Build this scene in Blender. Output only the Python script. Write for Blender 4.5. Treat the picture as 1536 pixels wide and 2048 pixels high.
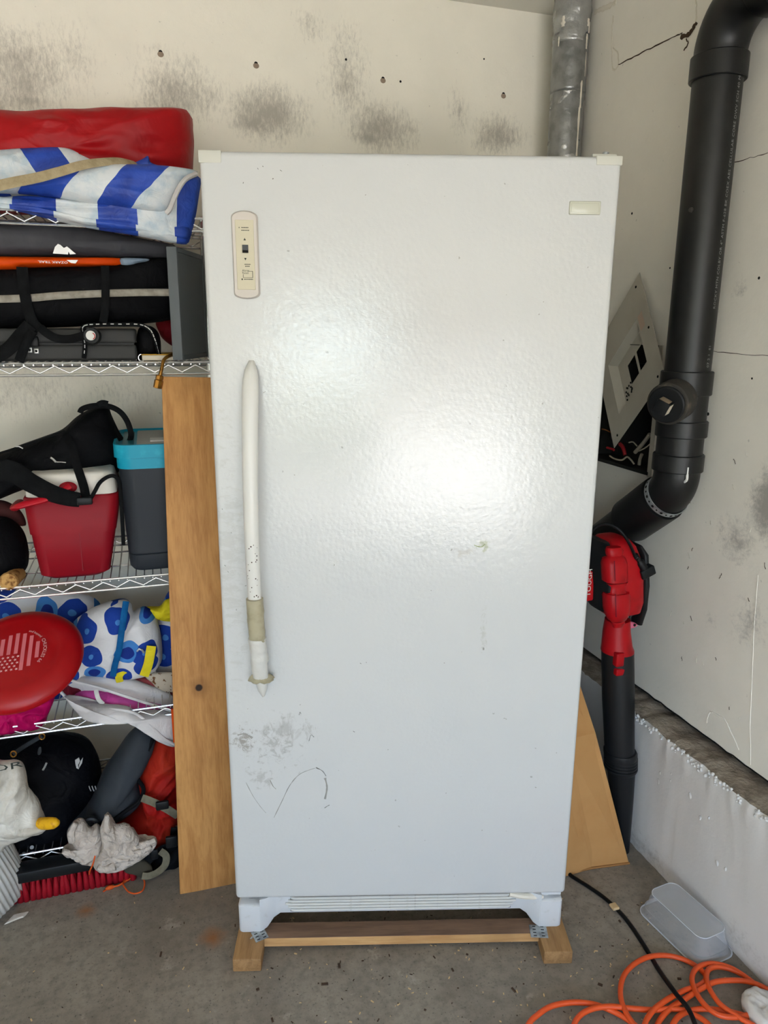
import bpy, bmesh, math, random
from mathutils import Vector, Matrix, noise

random.seed(7)
for o in list(bpy.data.objects):
    bpy.data.objects.remove(o)
SC = bpy.context.scene
COL = SC.collection
V = Vector

# ------------------------------------------------------------------ camera
FPX = 1480.0                       # focal length in pixels of the 1536 x 2048 frame
CAM = V((0, 0, 1.545))
PITCH, YAW, ROLL = math.radians(14.0), math.radians(17.5), math.radians(.38)
fwd = V((math.sin(YAW) * math.cos(PITCH), math.cos(YAW) * math.cos(PITCH), -math.sin(PITCH)))
rt0 = V((math.cos(YAW), -math.sin(YAW), 0)); up0 = rt0.cross(fwd)
rt = math.cos(ROLL) * rt0 + math.sin(ROLL) * up0
up = -math.sin(ROLL) * rt0 + math.cos(ROLL) * up0
cd = bpy.data.cameras.new('camera'); cam = bpy.data.objects.new('camera', cd); COL.objects.link(cam)
cd.sensor_fit = 'VERTICAL'; cd.sensor_height = 36; cd.lens = FPX / 2048 * 36; cd.clip_start = .05
cam.matrix_world = Matrix(((rt.x, up.x, -fwd.x, CAM.x), (rt.y, up.y, -fwd.y, CAM.y), (rt.z, up.z, -fwd.z, CAM.z), (0, 0, 0, 1)))
SC.camera = cam

# ------------------------------------------------------------------ light: daylight through the open garage door
W = bpy.data.worlds.new('sky'); SC.world = W; W.use_nodes = True
wn = W.node_tree; bg = wn.nodes['Background']
sky = wn.nodes.new('ShaderNodeTexSky'); sky.sky_type = 'NISHITA'; sky.sun_disc = False
sky.sun_elevation = math.radians(52); sky.sun_rotation = math.radians(-70); sky.air_density = 1.0; sky.dust_density = 2.0
wn.links.new(sky.outputs[0], bg.inputs[0]); bg.inputs[1].default_value = .58
sl = bpy.data.lights.new('sun', 'SUN'); sl.energy = 10.0; sl.angle = math.radians(.6); sl.color = (1, .98, .945)
so = bpy.data.objects.new('sun', sl); COL.objects.link(so)
so.rotation_euler = V((-.45, -.20, .87)).to_track_quat('Z', 'Y').to_euler()
pl = bpy.data.lights.new('garage_opening_portal', 'AREA'); pl.shape = 'RECTANGLE'
OX0, OX1, OZ, OY = -2.6, 1.15, 2.3, -3.2      # the garage door opening
pl.size, pl.size_y = OX1 - OX0, OZ; pl.cycles.is_portal = True
po = bpy.data.objects.new('garage_opening_portal', pl); COL.objects.link(po)
po.location = ((OX0 + OX1) / 2, OY, OZ / 2); po.rotation_euler = (math.radians(90), 0, 0)
SC.view_settings.view_transform = 'Standard'; SC.view_settings.look = 'None'
SC.view_settings.gamma = 1; SC.view_settings.use_curve_mapping = False
SC.view_settings.exposure = 1.98

# ------------------------------------------------------------------ helpers
def at(px, py, X=None, Y=None, Z=None):
    """point of the place seen at a pixel, at a known X, Y or Z"""
    d = rt * ((px - 768) / FPX) + up * ((1024 - py) / FPX) + fwd
    if X is not None: t = (X - CAM.x) / d.x
    elif Y is not None: t = (Y - CAM.y) / d.y
    else: t = (Z - CAM.z) / d.z
    return CAM + d * t

def S(r, g, b):
    f = lambda c: (c / 255 / 12.92) if c / 255 <= .04045 else ((c / 255 + .055) / 1.055) ** 2.4
    return (f(r), f(g), f(b), 1)

WM = {}
def empty(name, loc=(0, 0, 0), rz=0, label=None, cat=None, group=None, kind=None, parent=None):
    o = bpy.data.objects.new(name, None); COL.objects.link(o)
    o.empty_display_size = .05
    m = Matrix.Translation(V(loc)) @ Matrix.Rotation(rz, 4, 'Z')
    if parent:
        o.parent = parent; o.matrix_basis = WM[parent].inverted() @ m
    else:
        o.location = loc; o.rotation_euler = (0, 0, rz)
    WM[o] = m
    tag(o, label, cat, group, kind)
    return o

def tag(o, label=None, cat=None, group=None, kind=None):
    if label: o['label'] = label
    if cat: o['category'] = cat
    if group: o['group'] = group
    if kind: o['kind'] = kind
    return o

class MB:
    def __init__(s, frame=None):
        s.v = []; s.f = []; s.frame = frame
    def add(s, vs, fs):
        n = len(s.v); s.v += [V(v) for v in vs]; s.f += [tuple(i + n for i in f) for f in fs]; return s
    def box(s, lo, hi, M=None):
        x0, y0, z0 = lo; x1, y1, z1 = hi
        vs = [V(p) for p in ((x0, y0, z0), (x1, y0, z0), (x1, y1, z0), (x0, y1, z0), (x0, y0, z1), (x1, y0, z1), (x1, y1, z1), (x0, y1, z1))]
        if M: vs = [M @ v for v in vs]
        return s.add(vs, [(0, 3, 2, 1), (4, 5, 6, 7), (0, 1, 5, 4), (1, 2, 6, 5), (2, 3, 7, 6), (3, 0, 4, 7)])
    def bbox(s, lo, hi, bev=.005, seg=2, M=None):
        bm = bmesh.new(); bmesh.ops.create_cube(bm, size=1)
        lo, hi = V(lo), V(hi)
        for v in bm.verts: v.co = V([lo[i] + (v.co[i] + .5) * (hi[i] - lo[i]) for i in range(3)])
        bmesh.ops.bevel(bm, geom=list(bm.edges), offset=bev, segments=seg, profile=.5, affect='EDGES')
        bm.verts.index_update()
        s.add([(M @ v.co) if M else v.co.copy() for v in bm.verts], [tuple(v.index for v in f.verts) for f in bm.faces]); bm.free()
        return s
    def rings(s, rings, closed=True, cap=True):
        n = len(rings[0]); base = len(s.v); vs = []
        for r in rings: vs += list(r)
        fs = []
        for i in range(len(rings) - 1):
            for j in range(n if closed else n - 1):
                a, b = i * n + j, i * n + (j + 1) % n
                fs.append((a, b, b + n, a + n))
        if cap and closed:
            fs.append(tuple(reversed(range(n)))); fs.append(tuple((len(rings) - 1) * n + j for j in range(n)))
        return s.add(vs, fs)
    def tube(s, path, r, n=10, cap=True, flat=None, nrm=None):
        """round tube, or a strap when flat (thickness) and nrm (facing) are given"""
        path = [V(p) for p in path]; R = []
        up_ = V((0, 0, 1)); prev = None
        for i, p in enumerate(path):
            t = (path[min(i + 1, len(path) - 1)] - path[max(i - 1, 0)]).normalized()
            if nrm is not None:
                nn = V(nrm[i] if isinstance(nrm, list) else nrm); nn = (nn - t * nn.dot(t)).normalized()
            else:
                if prev is None:
                    ref = V((0, 0, 1)) if abs(t.z) < .9 else V((1, 0, 0)); nn = (ref - t * ref.dot(t)).normalized()
                else: nn = (prev - t * prev.dot(t)).normalized()
            prev = nn; b = t.cross(nn)
            ri = r(i / (len(path) - 1)) if callable(r) else (r[i] if isinstance(r, (list, tuple)) else r)
            fi = flat if flat is not None else ri
            R.append([p + b * (ri * math.cos(a)) + nn * (fi * math.sin(a)) for a in [2 * math.pi * k / n for k in range(n)]])
        return s.rings(R, cap=cap)
    def lathe(s, prof, org, axis, n=24, cap=True):
        ax = V(axis).normalized(); ref = V((0, 0, 1)) if abs(ax.z) < .9 else V((1, 0, 0))
        a = (ref - ax * ref.dot(ax)).normalized(); b = ax.cross(a); org = V(org)
        return s.rings([[org + ax * h + (a * math.cos(t) + b * math.sin(t)) * r for t in [2 * math.pi * k / n for k in range(n)]] for r, h in prof], cap=cap)
    def prism(s, poly, d0, d1, M=None):
        """poly of (x, z), extruded along y from d0 to d1"""
        n = len(poly); vs = [V((x, d0, z)) for x, z in poly] + [V((x, d1, z)) for x, z in poly]
        if M: vs = [M @ v for v in vs]
        return s.add(vs, [tuple(range(n)), tuple(reversed(range(n, 2 * n)))] + [(i, i + n, (i + 1) % n + n, (i + 1) % n) for i in range(n)])
    def loft(s, secs, n=5, cap=True):
        """rounded rectangles: (z, cx, cy, w, d, r)"""
        R = []
        for z, cx, cy, w, d, r in secs:
            ring = []
            for k, (sx, sy) in enumerate(((1, 1), (-1, 1), (-1, -1), (1, -1))):
                for i in range(n + 1):
                    a = math.pi / 2 * (k + i / n)
                    ring.append(V((cx + sx * (w / 2 - r) + r * math.cos(a), cy + sy * (d / 2 - r) + r * math.sin(a), z)))
            R.append(ring)
        return s.rings(R, cap=cap)
    def pillow(s, pts, tf, tb, N=88, rings=12, nrm=(0, -1, 0), amp=0, sc=10, an=(1, 1, 1), seed=0, p=2.4, center=None, smooth=True):
        pts = [V(q) for q in pts]
        out = resample(catmull(pts, 8, True) if smooth else subdiv(pts), N)
        c = V(center) if center is not None else sum(out, V((0, 0, 0))) / N
        nn = V(nrm).normalized()
        def wr(q):
            q = V((q.x * an[0], q.y * an[1], q.z * an[2])) * sc + V((seed * 7.3, seed * 3.1, seed * 5.7))
            q2 = q + noise.noise_vector(q * .6) * .7
            return amp * ((1 - 2 * abs(noise.noise(q2))) * .75 + .45 * (1 - 2 * abs(noise.noise(q2 * 2.3))) - .35)
        vs = []; fs = []
        for side, T in ((1, tf), (-1, tb)):
            for k in range(rings):
                sf = (k / rings) ** .75
                h = (1 - sf ** p) ** .5
                for b in out:
                    q = c + (b - c) * sf
                    vs.append(q + nn * side * (T * h + (wr(q + nn * side) * (.25 + .75 * h) if amp else 0)))
        nb = len(vs)
        for b in out: vs.append(b + (nn * wr(b + nn) * .3 if amp else V((0, 0, 0))))
        for side in (0, 1):
            o = side * rings * N
            for k in range(rings):
                for j in range(N):
                    j2 = (j + 1) % N
                    a, b_ = o + k * N + j, o + k * N + j2
                    if k + 1 < rings: c_, d_ = o + (k + 1) * N + j2, o + (k + 1) * N + j
                    else: c_, d_ = nb + j2, nb + j
                    if k == 0: q = (b_, c_, d_) if False else (a, b_, c_, d_)
                    else: q = (a, b_, c_, d_)
                    fs.append(q if side == 0 else tuple(reversed(q)))
        return s.add(vs, fs)
    def text(s, txt, size, fn, ext=.0004, align='CENTER', sp=1.0):
        cu = bpy.data.curves.new('t', 'FONT'); cu.body = txt; cu.size = size; cu.align_x = align; cu.align_y = 'CENTER'
        cu.extrude = 0; cu.resolution_u = 2; cu.space_character = sp
        ob = bpy.data.objects.new('t', cu); me = bpy.data.meshes.new_from_object(ob)
        s.add([fn(v.co.x, v.co.y) for v in me.vertices], [tuple(p.vertices) for p in me.polygons])
        bpy.data.objects.remove(ob); bpy.data.meshes.remove(me); bpy.data.curves.remove(cu)
        return s
    def build(s, name, mat, parent=None, smooth=False, label=None, cat=None, group=None, kind=None, angle=40):
        vs = [s.frame @ v for v in s.v] if s.frame else s.v
        if parent:
            inv = WM[parent].inverted(); vs = [inv @ v for v in vs]
        xs = [v.x for v in vs]; ys = [v.y for v in vs]; zs = [v.z for v in vs]
        c = V(((min(xs) + max(xs)) / 2, (min(ys) + max(ys)) / 2, min(zs)))
        me = bpy.data.meshes.new(name); me.from_pydata([v - c for v in vs], [], s.f); me.validate(); 
        bm = bmesh.new(); bm.from_mesh(me); bmesh.ops.remove_doubles(bm, verts=bm.verts, dist=1e-6)
        bmesh.ops.recalc_face_normals(bm, faces=bm.faces); bm.to_mesh(me); bm.free(); me.update()
        if smooth:
            for p in me.polygons: p.use_smooth = True
            if angle < 180: me.set_sharp_from_angle(angle=math.radians(angle))
        o = bpy.data.objects.new(name, me); COL.objects.link(o); o.location = c
        if mat: me.materials.append(mat)
        if parent: o.parent = parent
        WM[o] = (WM[parent] if parent else Matrix.Identity(4)) @ Matrix.Translation(c)
        tag(o, label, cat, group, kind)
        return o

def catmull(p, k=8, closed=False):
    p = [V(q) for q in p]; n = len(p); out = []
    g = (lambda i: p[i % n]) if closed else (lambda i: p[max(0, min(n - 1, i))])
    for i in range(n if closed else n - 1):
        a, b, c, d = g(i - 1), g(i), g(i + 1), g(i + 2)
        for j in range(k):
            t = j / k
            out.append(.5 * ((2 * b) + (c - a) * t + (2 * a - 5 * b + 4 * c - d) * t * t + (3 * b - 3 * c + d - a) * t ** 3))
    if not closed: out.append(p[-1])
    return out
def subdiv(p, k=8):
    return [p[i].lerp(p[(i + 1) % len(p)], j / k) for i in range(len(p)) for j in range(k)]
def resample(p, N):
    n = len(p); L = [0]
    for i in range(n): L.append(L[-1] + (p[(i + 1) % n] - p[i]).length)
    out = []; i = 0
    for k in range(N):
        t = L[-1] * k / N
        while L[i + 1] < t: i += 1
        u = (t - L[i]) / max(1e-9, L[i + 1] - L[i]); out.append(p[i].lerp(p[(i + 1) % n], u))
    return out
def pxs(pts, Y): return [at(q[0], q[1], Y=(q[2] if len(q) > 2 else Y)) for q in pts]
def pxz(pts, Z): return [at(q[0], q[1], Z=(q[2] if len(q) > 2 else Z)) for q in pts]

# ------------------------------------------------------------------ materials
class NT:
    def __init__(s, name):
        s.m = bpy.data.materials.new(name); s.m.use_nodes = True; s.t = s.m.node_tree; s.n = s.t.nodes; s.l = s.t.links
        s.b = s.n['Principled BSDF']
    def node(s, typ, **kw):
        nd = s.n.new(typ)
        for k, v in kw.items(): setattr(nd, k, v)
        return nd
    def inp(s, sock, v):
        if hasattr(v, 'is_linked'): s.l.new(v, sock)
        else: sock.default_value = v
    def math(s, op, a, b=0, c=None, clamp=False):
        nd = s.node('ShaderNodeMath', operation=op); nd.use_clamp = clamp
        s.inp(nd.inputs[0], a); s.inp(nd.inputs[1], b)
        if c is not None: s.inp(nd.inputs[2], c)
        return nd.outputs[0]
    def coord(s, kind='Object'):
        return s.node('ShaderNodeTexCoord').outputs[kind]
    def pos(s): return s.node('ShaderNodeNewGeometry').outputs['Position']
    def map(s, co, scale=(1, 1, 1), loc=(0, 0, 0), rot=(0, 0, 0)):
        nd = s.node('ShaderNodeMapping'); s.l.new(co, nd.inputs[0]); nd.inputs['Scale'].default_value = scale
        nd.inputs['Location'].default_value = loc; nd.inputs['Rotation'].default_value = rot; return nd.outputs[0]
    def noise(s, co, scale, detail=4, rough=.55, dist=0):
        nd = s.node('ShaderNodeTexNoise'); s.l.new(co, nd.inputs['Vector']); nd.inputs['Scale'].default_value = scale
        nd.inputs['Detail'].default_value = detail; nd.inputs['Roughness'].default_value = rough; nd.inputs['Distortion'].default_value = dist
        return nd.outputs[0]
    def ramp(s, v, lo, hi):
        nd = s.node('ShaderNodeMapRange'); nd.interpolation_type = 'SMOOTHSTEP'; s.l.new(v, nd.inputs[0])
        nd.inputs[1].default_value = lo; nd.inputs[2].default_value = hi; return nd.outputs[0]
    def mix(s, f, a, b):
        nd = s.node('ShaderNodeMix', data_type='RGBA'); s.inp(nd.inputs[0], f); s.inp(nd.inputs[6], a); s.inp(nd.inputs[7], b); return nd.outputs[2]
    def bump(s, h, strength=.3, dist=.002, prev=None):
        nd = s.node('ShaderNodeBump'); s.l.new(h, nd.inputs['Height']); nd.inputs['Strength'].default_value = strength; nd.inputs['Distance'].default_value = dist
        if prev is not None: s.l.new(prev, nd.inputs['Normal'])
        return nd.outputs[0]
    def xyz(s, co):
        nd = s.node('ShaderNodeSeparateXYZ'); s.l.new(co, nd.inputs[0]); return nd.outputs

def pm(name, col, rough=.6, metal=0, bump=None, var=None, spec=.22, coat=0, trans=0, alpha=1, sss=0):
    t = NT(name); b = t.b
    b.inputs['Base Color'].default_value = col; b.inputs['Roughness'].default_value = rough; b.inputs['Metallic'].default_value = metal
    b.inputs['Specular IOR Level'].default_value = spec; b.inputs['Coat Weight'].default_value = coat
    b.inputs['Transmission Weight'].default_value = trans
    co = t.coord()
    if var:
        sc, c2, lo, hi = var[:4]
        cc = t.map(co, var[4]) if len(var) > 4 else co
        f = t.ramp(t.noise(cc, sc, 5), lo, hi); t.l.new(t.mix(f, col, c2), b.inputs['Base Color'])
    if bump:
        t.l.new(t.bump(t.noise(co, bump[0], 4), bump[1], bump[2]), b.inputs['Normal'])
    return t.m

def fabric(name, col, col2=None, rough=.75, fine=900, wr=14, wstr=.5, spec=.10, sheen=0):
    t = NT(name); b = t.b; co = t.coord()
    b.inputs['Roughness'].default_value = rough; b.inputs['Specular IOR Level'].default_value = spec; b.inputs['Sheen Weight'].default_value = sheen
    f = t.ramp(t.noise(co, wr * .6, 5), .35, .7)
    t.l.new(t.mix(f, col, col2 or tuple(c * .8 for c in col[:3]) + (1,)), b.inputs['Base Color'])
    n1 = t.bump(t.noise(co, wr, 3, .5, 1.5), wstr, .012)
    t.l.new(t.bump(t.noise(co, fine, 2), .12, .0008, n1), b.inputs['Normal'])
    return t.m

# stain masks are shapes of dirt at fixed places on the wall
def wall_mat(name, base, dark, patches, axis, streak=(1, 1, 1), holes=()):
    t = NT(name); b = t.b; p = t.pos(); x = t.xyz(p)
    ua = x[0] if axis == 'X' else x[1]; za = x[2]
    total = None
    for (cu, cz, ru, rz, st) in patches:
        du = t.math('DIVIDE', t.math('SUBTRACT', ua, cu), ru); dz = t.math('DIVIDE', t.math('SUBTRACT', za, cz), rz)
        d = t.math('SQRT', t.math('ADD', t.math('MULTIPLY', du, du), t.math('MULTIPLY', dz, dz)))
        m = t.math('MULTIPLY', t.math('SUBTRACT', 1, d, clamp=True), st)
        total = m if total is None else t.math('MAXIMUM', total, m)
    n1 = t.noise(t.map(p, streak), 46, 7, .8, .3)
    n2 = t.noise(p, 7, 3)
    nn = t.math('ADD', t.math('MULTIPLY', n1, .8), t.math('MULTIPLY', n2, .35))
    if total is not None:
        f = t.math('MULTIPLY', t.ramp(t.math('ADD', t.math('MULTIPLY', total, .42), t.math('SUBTRACT', nn, .66)), .02, .40), .72)
        f = t.math('MULTIPLY', f, t.ramp(total, 0, .25))
    else: f = 0.0
    blot = t.ramp(t.noise(p, 2.2, 6, .6), .35, .75)
    c0 = t.mix(blot, base, tuple(c * .9 for c in base[:3]) + (1,))
    sp = t.ramp(t.noise(p, 60, 3, .6), .70, .76)
    c0 = t.mix(t.math('MULTIPLY', sp, .35), c0, dark)
    t.l.new(t.mix(f, c0, dark), b.inputs['Base Color'])
    b.inputs['Roughness'].default_value = .62; b.inputs['Specular IOR Level'].default_value = .3
    n3 = t.bump(t.noise(p, 9, 5, .6), .25, .01)
    t.l.new(t.bump(t.noise(p, 120, 3), .15, .001, n3), b.inputs['Normal'])
    return t.m

def floor_mat():
    t = NT('concrete_floor'); b = t.b; p = t.pos(); x = t.xyz(p)
    n1 = t.ramp(t.noise(p, 3.1, 8, .65, .4), .3, .72); n2 = t.ramp(t.noise(p, 40, 5, .7), .4, .68); n3 = t.ramp(t.noise(p, 160, 3), .63, .70)
    n4 = t.ramp(t.noise(t.map(p, (1, 1, 1), (3, 5, 0)), 7, 6, .75), .58, .68)
    c = t.mix(n1, S(126, 117, 105), S(152, 143, 130)); c = t.mix(t.math('MULTIPLY', n2, .5), c, S(100, 93, 84))
    c = t.mix(t.math('MULTIPLY', n4, .45), c, S(184, 174, 160)); c = t.mix(t.math('MULTIPLY', n3, .7), c, S(66, 62, 58))
    for (px, py, r) in ((425, 1875, .05), (172, 1822, .035)):       # rust stains
        q = at(px, py, Z=0)
        d = t.node('ShaderNodeVectorMath', operation='DISTANCE'); t.l.new(p, d.inputs[0]); d.inputs[1].default_value = q
        m = t.ramp(t.math('ADD', d.outputs['Value'], t.math('MULTIPLY', t.noise(p, 40, 4), .04)), r + .02, .015)
        c = t.mix(t.math('MULTIPLY', m, .75), c, S(150, 92, 34))
    t.l.new(c, b.inputs['Base Color']); b.inputs['Roughness'].default_value = .7; b.inputs['Specular IOR Level'].default_value = .35
    n5 = t.bump(t.noise(p, 25, 6, .6), .3, .004)
    t.l.new(t.bump(t.noise(p, 220, 3), .3, .001, n5), b.inputs['Normal'])
    return t.m

def wood_mat(name, c1, c2, axis='Z', scale=1.0, knots=()):
    t = NT(name); b = t.b; co = t.coord()
    st = {'Z': (9, 9, .7), 'X': (.7, 9, 9), 'Y': (9, .7, 9)}[axis]
    st = tuple(s * scale for s in st)
    g = t.noise(t.map(co, st), 6, 6, .6, .8)
    g2 = t.noise(t.map(co, tuple(s * 5 for s in st)), 7, 3)
    f = t.math('ADD', t.math('MULTIPLY', t.ramp(g, .35, .68), .7), t.math('MULTIPLY', t.ramp(g2, .35, .7), .3))
    c = t.mix(f, c1, c2)
    bl = t.ramp(t.noise(co, 6, 4), .5, .75); c = t.mix(t.math('MULTIPLY', bl, .35), c, tuple(x * .55 for x in c2[:3]) + (1,))
    for (k, r) in knots:
        d = t.node('ShaderNodeVectorMath', operation='DISTANCE'); t.l.new(co, d.inputs[0]); d.inputs[1].default_value = k
        c = t.mix(t.math('MULTIPLY', t.ramp(d.outputs['Value'], r * 3.2, r), .4), c, S(120, 74, 36))
        c = t.mix(t.ramp(d.outputs['Value'], r, r * .6), c, S(40, 24, 14))
    t.l.new(c, b.inputs['Base Color']); b.inputs['Roughness'].default_value = .6; b.inputs['Specular IOR Level'].default_value = .3
    t.l.new(t.bump(g2, .15, .001), b.inputs['Normal'])
    return t.m

def stripe_mat(name, ang, period, bpx, Yb_, warp=.25):
    q = at(*bpx, Y=Yb_); u0 = q.x * math.cos(ang) + q.z * math.sin(ang); off = .75 * period - u0
    t = NT(name); b = t.b; p = t.pos(); x = t.xyz(p)
    n = t.math('MULTIPLY', t.math('SUBTRACT', t.noise(p, 9, 2), .5), period * warp * 2)
    u = t.math('ADD', t.math('ADD', t.math('MULTIPLY', x[0], math.cos(ang)), t.math('MULTIPLY', x[2], math.sin(ang))), n)
    fr = t.math('FRACT', t.math('DIVIDE', t.math('ADD', u, off + 64 * period), period))
    f = t.math('GREATER_THAN', fr, .5)
    wh = t.mix(t.ramp(t.noise(p, 20, 4), .42, .7), S(214, 218, 220), S(178, 196, 208))
    bl = t.mix(t.ramp(t.noise(p, 16, 3), .4, .7), S(40, 76, 176), S(30, 58, 146))
    t.l.new(t.mix(f, wh, bl), b.inputs['Base Color']); b.inputs['Roughness'].default_value = .5; b.inputs['Specular IOR Level'].default_value = .4
    t.l.new(t.bump(t.noise(p, 24, 4, .5, 1.5), .5, .008), b.inputs['Normal'])
    return t.m

def dots_mat(name, scale=9, off=(0, 0, 0), base=S(216, 214, 214)):
    t = NT(name); b = t.b; p = t.pos()
    w = t.node('ShaderNodeVectorMath', operation='ADD'); t.l.new(p, w.inputs[0])
    nv = t.node('ShaderNodeTexNoise'); t.l.new(p, nv.inputs['Vector']); nv.inputs['Scale'].default_value = 9
    sc = t.node('ShaderNodeVectorMath', operation='SCALE'); t.l.new(nv.outputs['Color'], sc.inputs[0]); sc.inputs['Scale'].default_value = .05
    t.l.new(sc.outputs[0], w.inputs[1])
    qx = t.xyz(t.map(w.outputs[0], (1, 1, 1), off)); cb = t.node('ShaderNodeCombineXYZ'); t.l.new(qx[0], cb.inputs[0]); t.l.new(qx[2], cb.inputs[1]); q = cb.outputs[0]
    vo = t.node('ShaderNodeTexVoronoi', feature='F1', voronoi_dimensions='2D'); t.l.new(q, vo.inputs['Vector']); vo.inputs['Scale'].default_value = scale; vo.inputs['Randomness'].default_value = .45
    d = vo.outputs['Distance']; rnd = t.xyz(vo.outputs['Color'])[0]
    k = t.math('GREATER_THAN', rnd, .5)
    outer = t.mix(k, S(28, 62, 150), S(66, 128, 196)); inner = t.mix(k, S(70, 130, 200), S(26, 50, 132))
    rin = t.math('ADD', .10, t.math('MULTIPLY', k, .14))
    c = t.mix(t.math('LESS_THAN', d, .43), base, outer)
    c = t.mix(t.math('LESS_THAN', d, rin), c, inner)
    t.l.new(c, b.inputs['Base Color']); b.inputs['Roughness'].default_value = .8; b.inputs['Specular IOR Level'].default_value = .2
    t.l.new(t.bump(t.noise(p, 26, 4, .5, 1), .5, .008), b.inputs['Normal'])
    return t.m

M = {}
M['wall'] = None
M['black'] = pm('black_plastic', S(24, 25, 26), .42, bump=(300, .05, .001))
M['abs'] = pm('black_abs_pipe', S(15, 15, 15), .40, spec=.4, bump=(40, .04, .002), var=(9, S(30, 30, 29), .5, .8))
M['blackfab'] = fabric('black_nylon', S(15, 15, 17), S(9, 9, 11), .72, wr=16, wstr=.5)
M['strap'] = fabric('black_webbing', S(19, 20, 21), S(12, 12, 13), .8, wr=60, wstr=.15)
M['navy'] = fabric('navy_black_nylon', S(13, 13, 18), S(8, 8, 12), .6, wr=14, wstr=.6)
M['chrome'] = pm('chrome_wire', S(226, 226, 224), .25, .8)
M['steel'] = pm('zinc_steel', S(180, 184, 184), .42, .6, var=(40, S(130, 134, 136), .4, .7))
M['white'] = pm('white_plastic', S(212, 210, 204), .3, spec=.5)
M['redfab'] = fabric('red_nylon', S(166, 12, 20), S(138, 7, 14), .52, wr=7, wstr=.6, spec=.25)
M['tan'] = fabric('tan_webbing', S(176, 160, 128), S(158, 142, 110), .8, wr=80, wstr=.15)
M['greyfab'] = fabric('charcoal_nylon', S(78, 78, 82), S(62, 62, 66), .5, wr=9, wstr=.4)
M['orange'] = fabric('orange_nylon', S(226, 82, 8), S(204, 66, 6), .5, wr=12, wstr=.4)
M['blue_grey'] = fabric('pale_blue_nylon', S(140, 156, 172), S(116, 132, 150), .5, wr=20)
M['zip'] = fabric('grey_piping', S(158, 152, 140), S(134, 128, 118), .6, wr=100, wstr=.1)
M['case'] = pm('black_hard_case', S(58, 58, 57), .55, bump=(500, .3, .001))
M['silver'] = pm('silver_print', S(200, 200, 198), .35, .4)
M['tray'] = pm('dark_grey_tray', S(100, 105, 107), .45, bump=(300, .06, .001))
M['brass'] = pm('brass', S(168, 120, 56), .3, .95, var=(60, S(120, 84, 40), .45, .7))
M['paper'] = pm('paper', S(206, 196, 176), .8)
M['yellowpaper'] = pm('yellow_cover', S(196, 150, 40), .5)
M['redcool'] = pm('red_cooler_plastic', S(140, 10, 26), .5, bump=(350, .08, .001), var=(4, S(132, 12, 28), .4, .7))
M['lidwhite'] = pm('white_cooler_lid', S(222, 216, 206), .45)
M['teal'] = pm('teal_plastic', S(16, 150, 178), .4, var=(30, S(30, 164, 190), .5, .7))
M['tealdark'] = pm('dark_teal_plastic', S(22, 110, 122), .4)
M['slate'] = pm('slate_plastic', S(44, 48, 54), .5, bump=(350, .08, .001))
M['greyplastic'] = pm('grey_plastic', S(176, 176, 170), .5)
M['frisbee'] = pm('red_disc_plastic', S(158, 4, 14), .36, spec=.35)
M['frisprint'] = pm('faded_white_print', S(206, 110, 116), .5)
M['frisprint2'] = pm('white_print', S(226, 176, 178), .5)
M['dots1'] = dots_mat('blue_dotted_cloth', 12)
M['dots2'] = dots_mat('blue_dotted_bag', 13.5, (1.3, 0, .37))
M['dots3'] = dots_mat('navy_dotted_cloth', 12, (.4, 0, 2.1), S(206, 206, 208))
M['bluetrim'] = fabric('blue_trim', S(18, 92, 148), S(12, 76, 128), .7, wr=60, wstr=.2)
M['yellowfab'] = fabric('yellow_cloth', S(222, 204, 40), S(196, 178, 30), .6, wr=30)
M['canvas'] = fabric('white_canvas', S(212, 208, 206), S(194, 188, 186), .8, wr=16, wstr=.5)
M['pinkfab'] = fabric('pink_cloth', S(206, 88, 158), S(188, 66, 140), .7, wr=24)
M['maroon'] = fabric('maroon_cloth', S(112, 30, 44), S(92, 20, 34), .8, wr=24)
M['magenta'] = fabric('magenta_nylon', S(190, 10, 92), S(160, 6, 74), .5, wr=12, wstr=.8)
M['packgrey'] = fabric('slate_pack_fabric', S(58, 62, 67), S(46, 50, 55), .6, wr=8, wstr=.3)
M['packred'] = fabric('rust_red_pack_fabric', S(150, 20, 18), S(168, 46, 26), .6, wr=12, wstr=.6)
M['olive'] = fabric('olive_webbing', S(116, 110, 92), S(98, 92, 76), .8, wr=60, wstr=.2)
M['glove'] = fabric('grey_glove_leather', S(200, 188, 176), S(172, 160, 148), .85, wr=34, wstr=1.0)
M['poly'] = fabric('white_plastic_sack', S(210, 206, 196), S(170, 162, 148), .45, wr=18, wstr=.7, spec=.5)
M['ink'] = pm('dark_ink', S(52, 56, 50), .6)
M['yellowrub'] = pm('yellow_rubber', S(226, 170, 26), .45, var=(60, S(190, 130, 20), .5, .7))
M['bristle'] = pm('red_bristles', S(150, 18, 32), .5, bump=(400, .4, .002))
M['redplastic'] = pm('red_blower_plastic', S(168, 10, 20), .38, var=(14, S(128, 14, 18), .5, .75))
M['pink'] = pm('pink_plastic', S(214, 108, 132), .4)
M['cord'] = pm('orange_cord_rubber', S(220, 82, 32), .42, spec=.4)
M['orangecord'] = fabric('orange_paracord', S(222, 98, 44), S(196, 76, 30), .7, wr=200, wstr=.3)
M['cable'] = pm('black_cable_rubber', S(14, 14, 15), .45)
M['chip'] = pm('pale_wood_chip', S(206, 176, 132), .7)
M['plaster'] = pm('white_plaster', S(214, 208, 200), .8, bump=(50, .5, .004), var=(14, S(180, 172, 164), .45, .7))
M['dark'] = pm('dark_hole', S(24, 22, 20), .9)
M['crack'] = pm('crack_shadowed_paper', S(74, 58, 46), .9)
M['torn'] = pm('torn_drywall_paper', S(150, 132, 114), .9)
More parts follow.
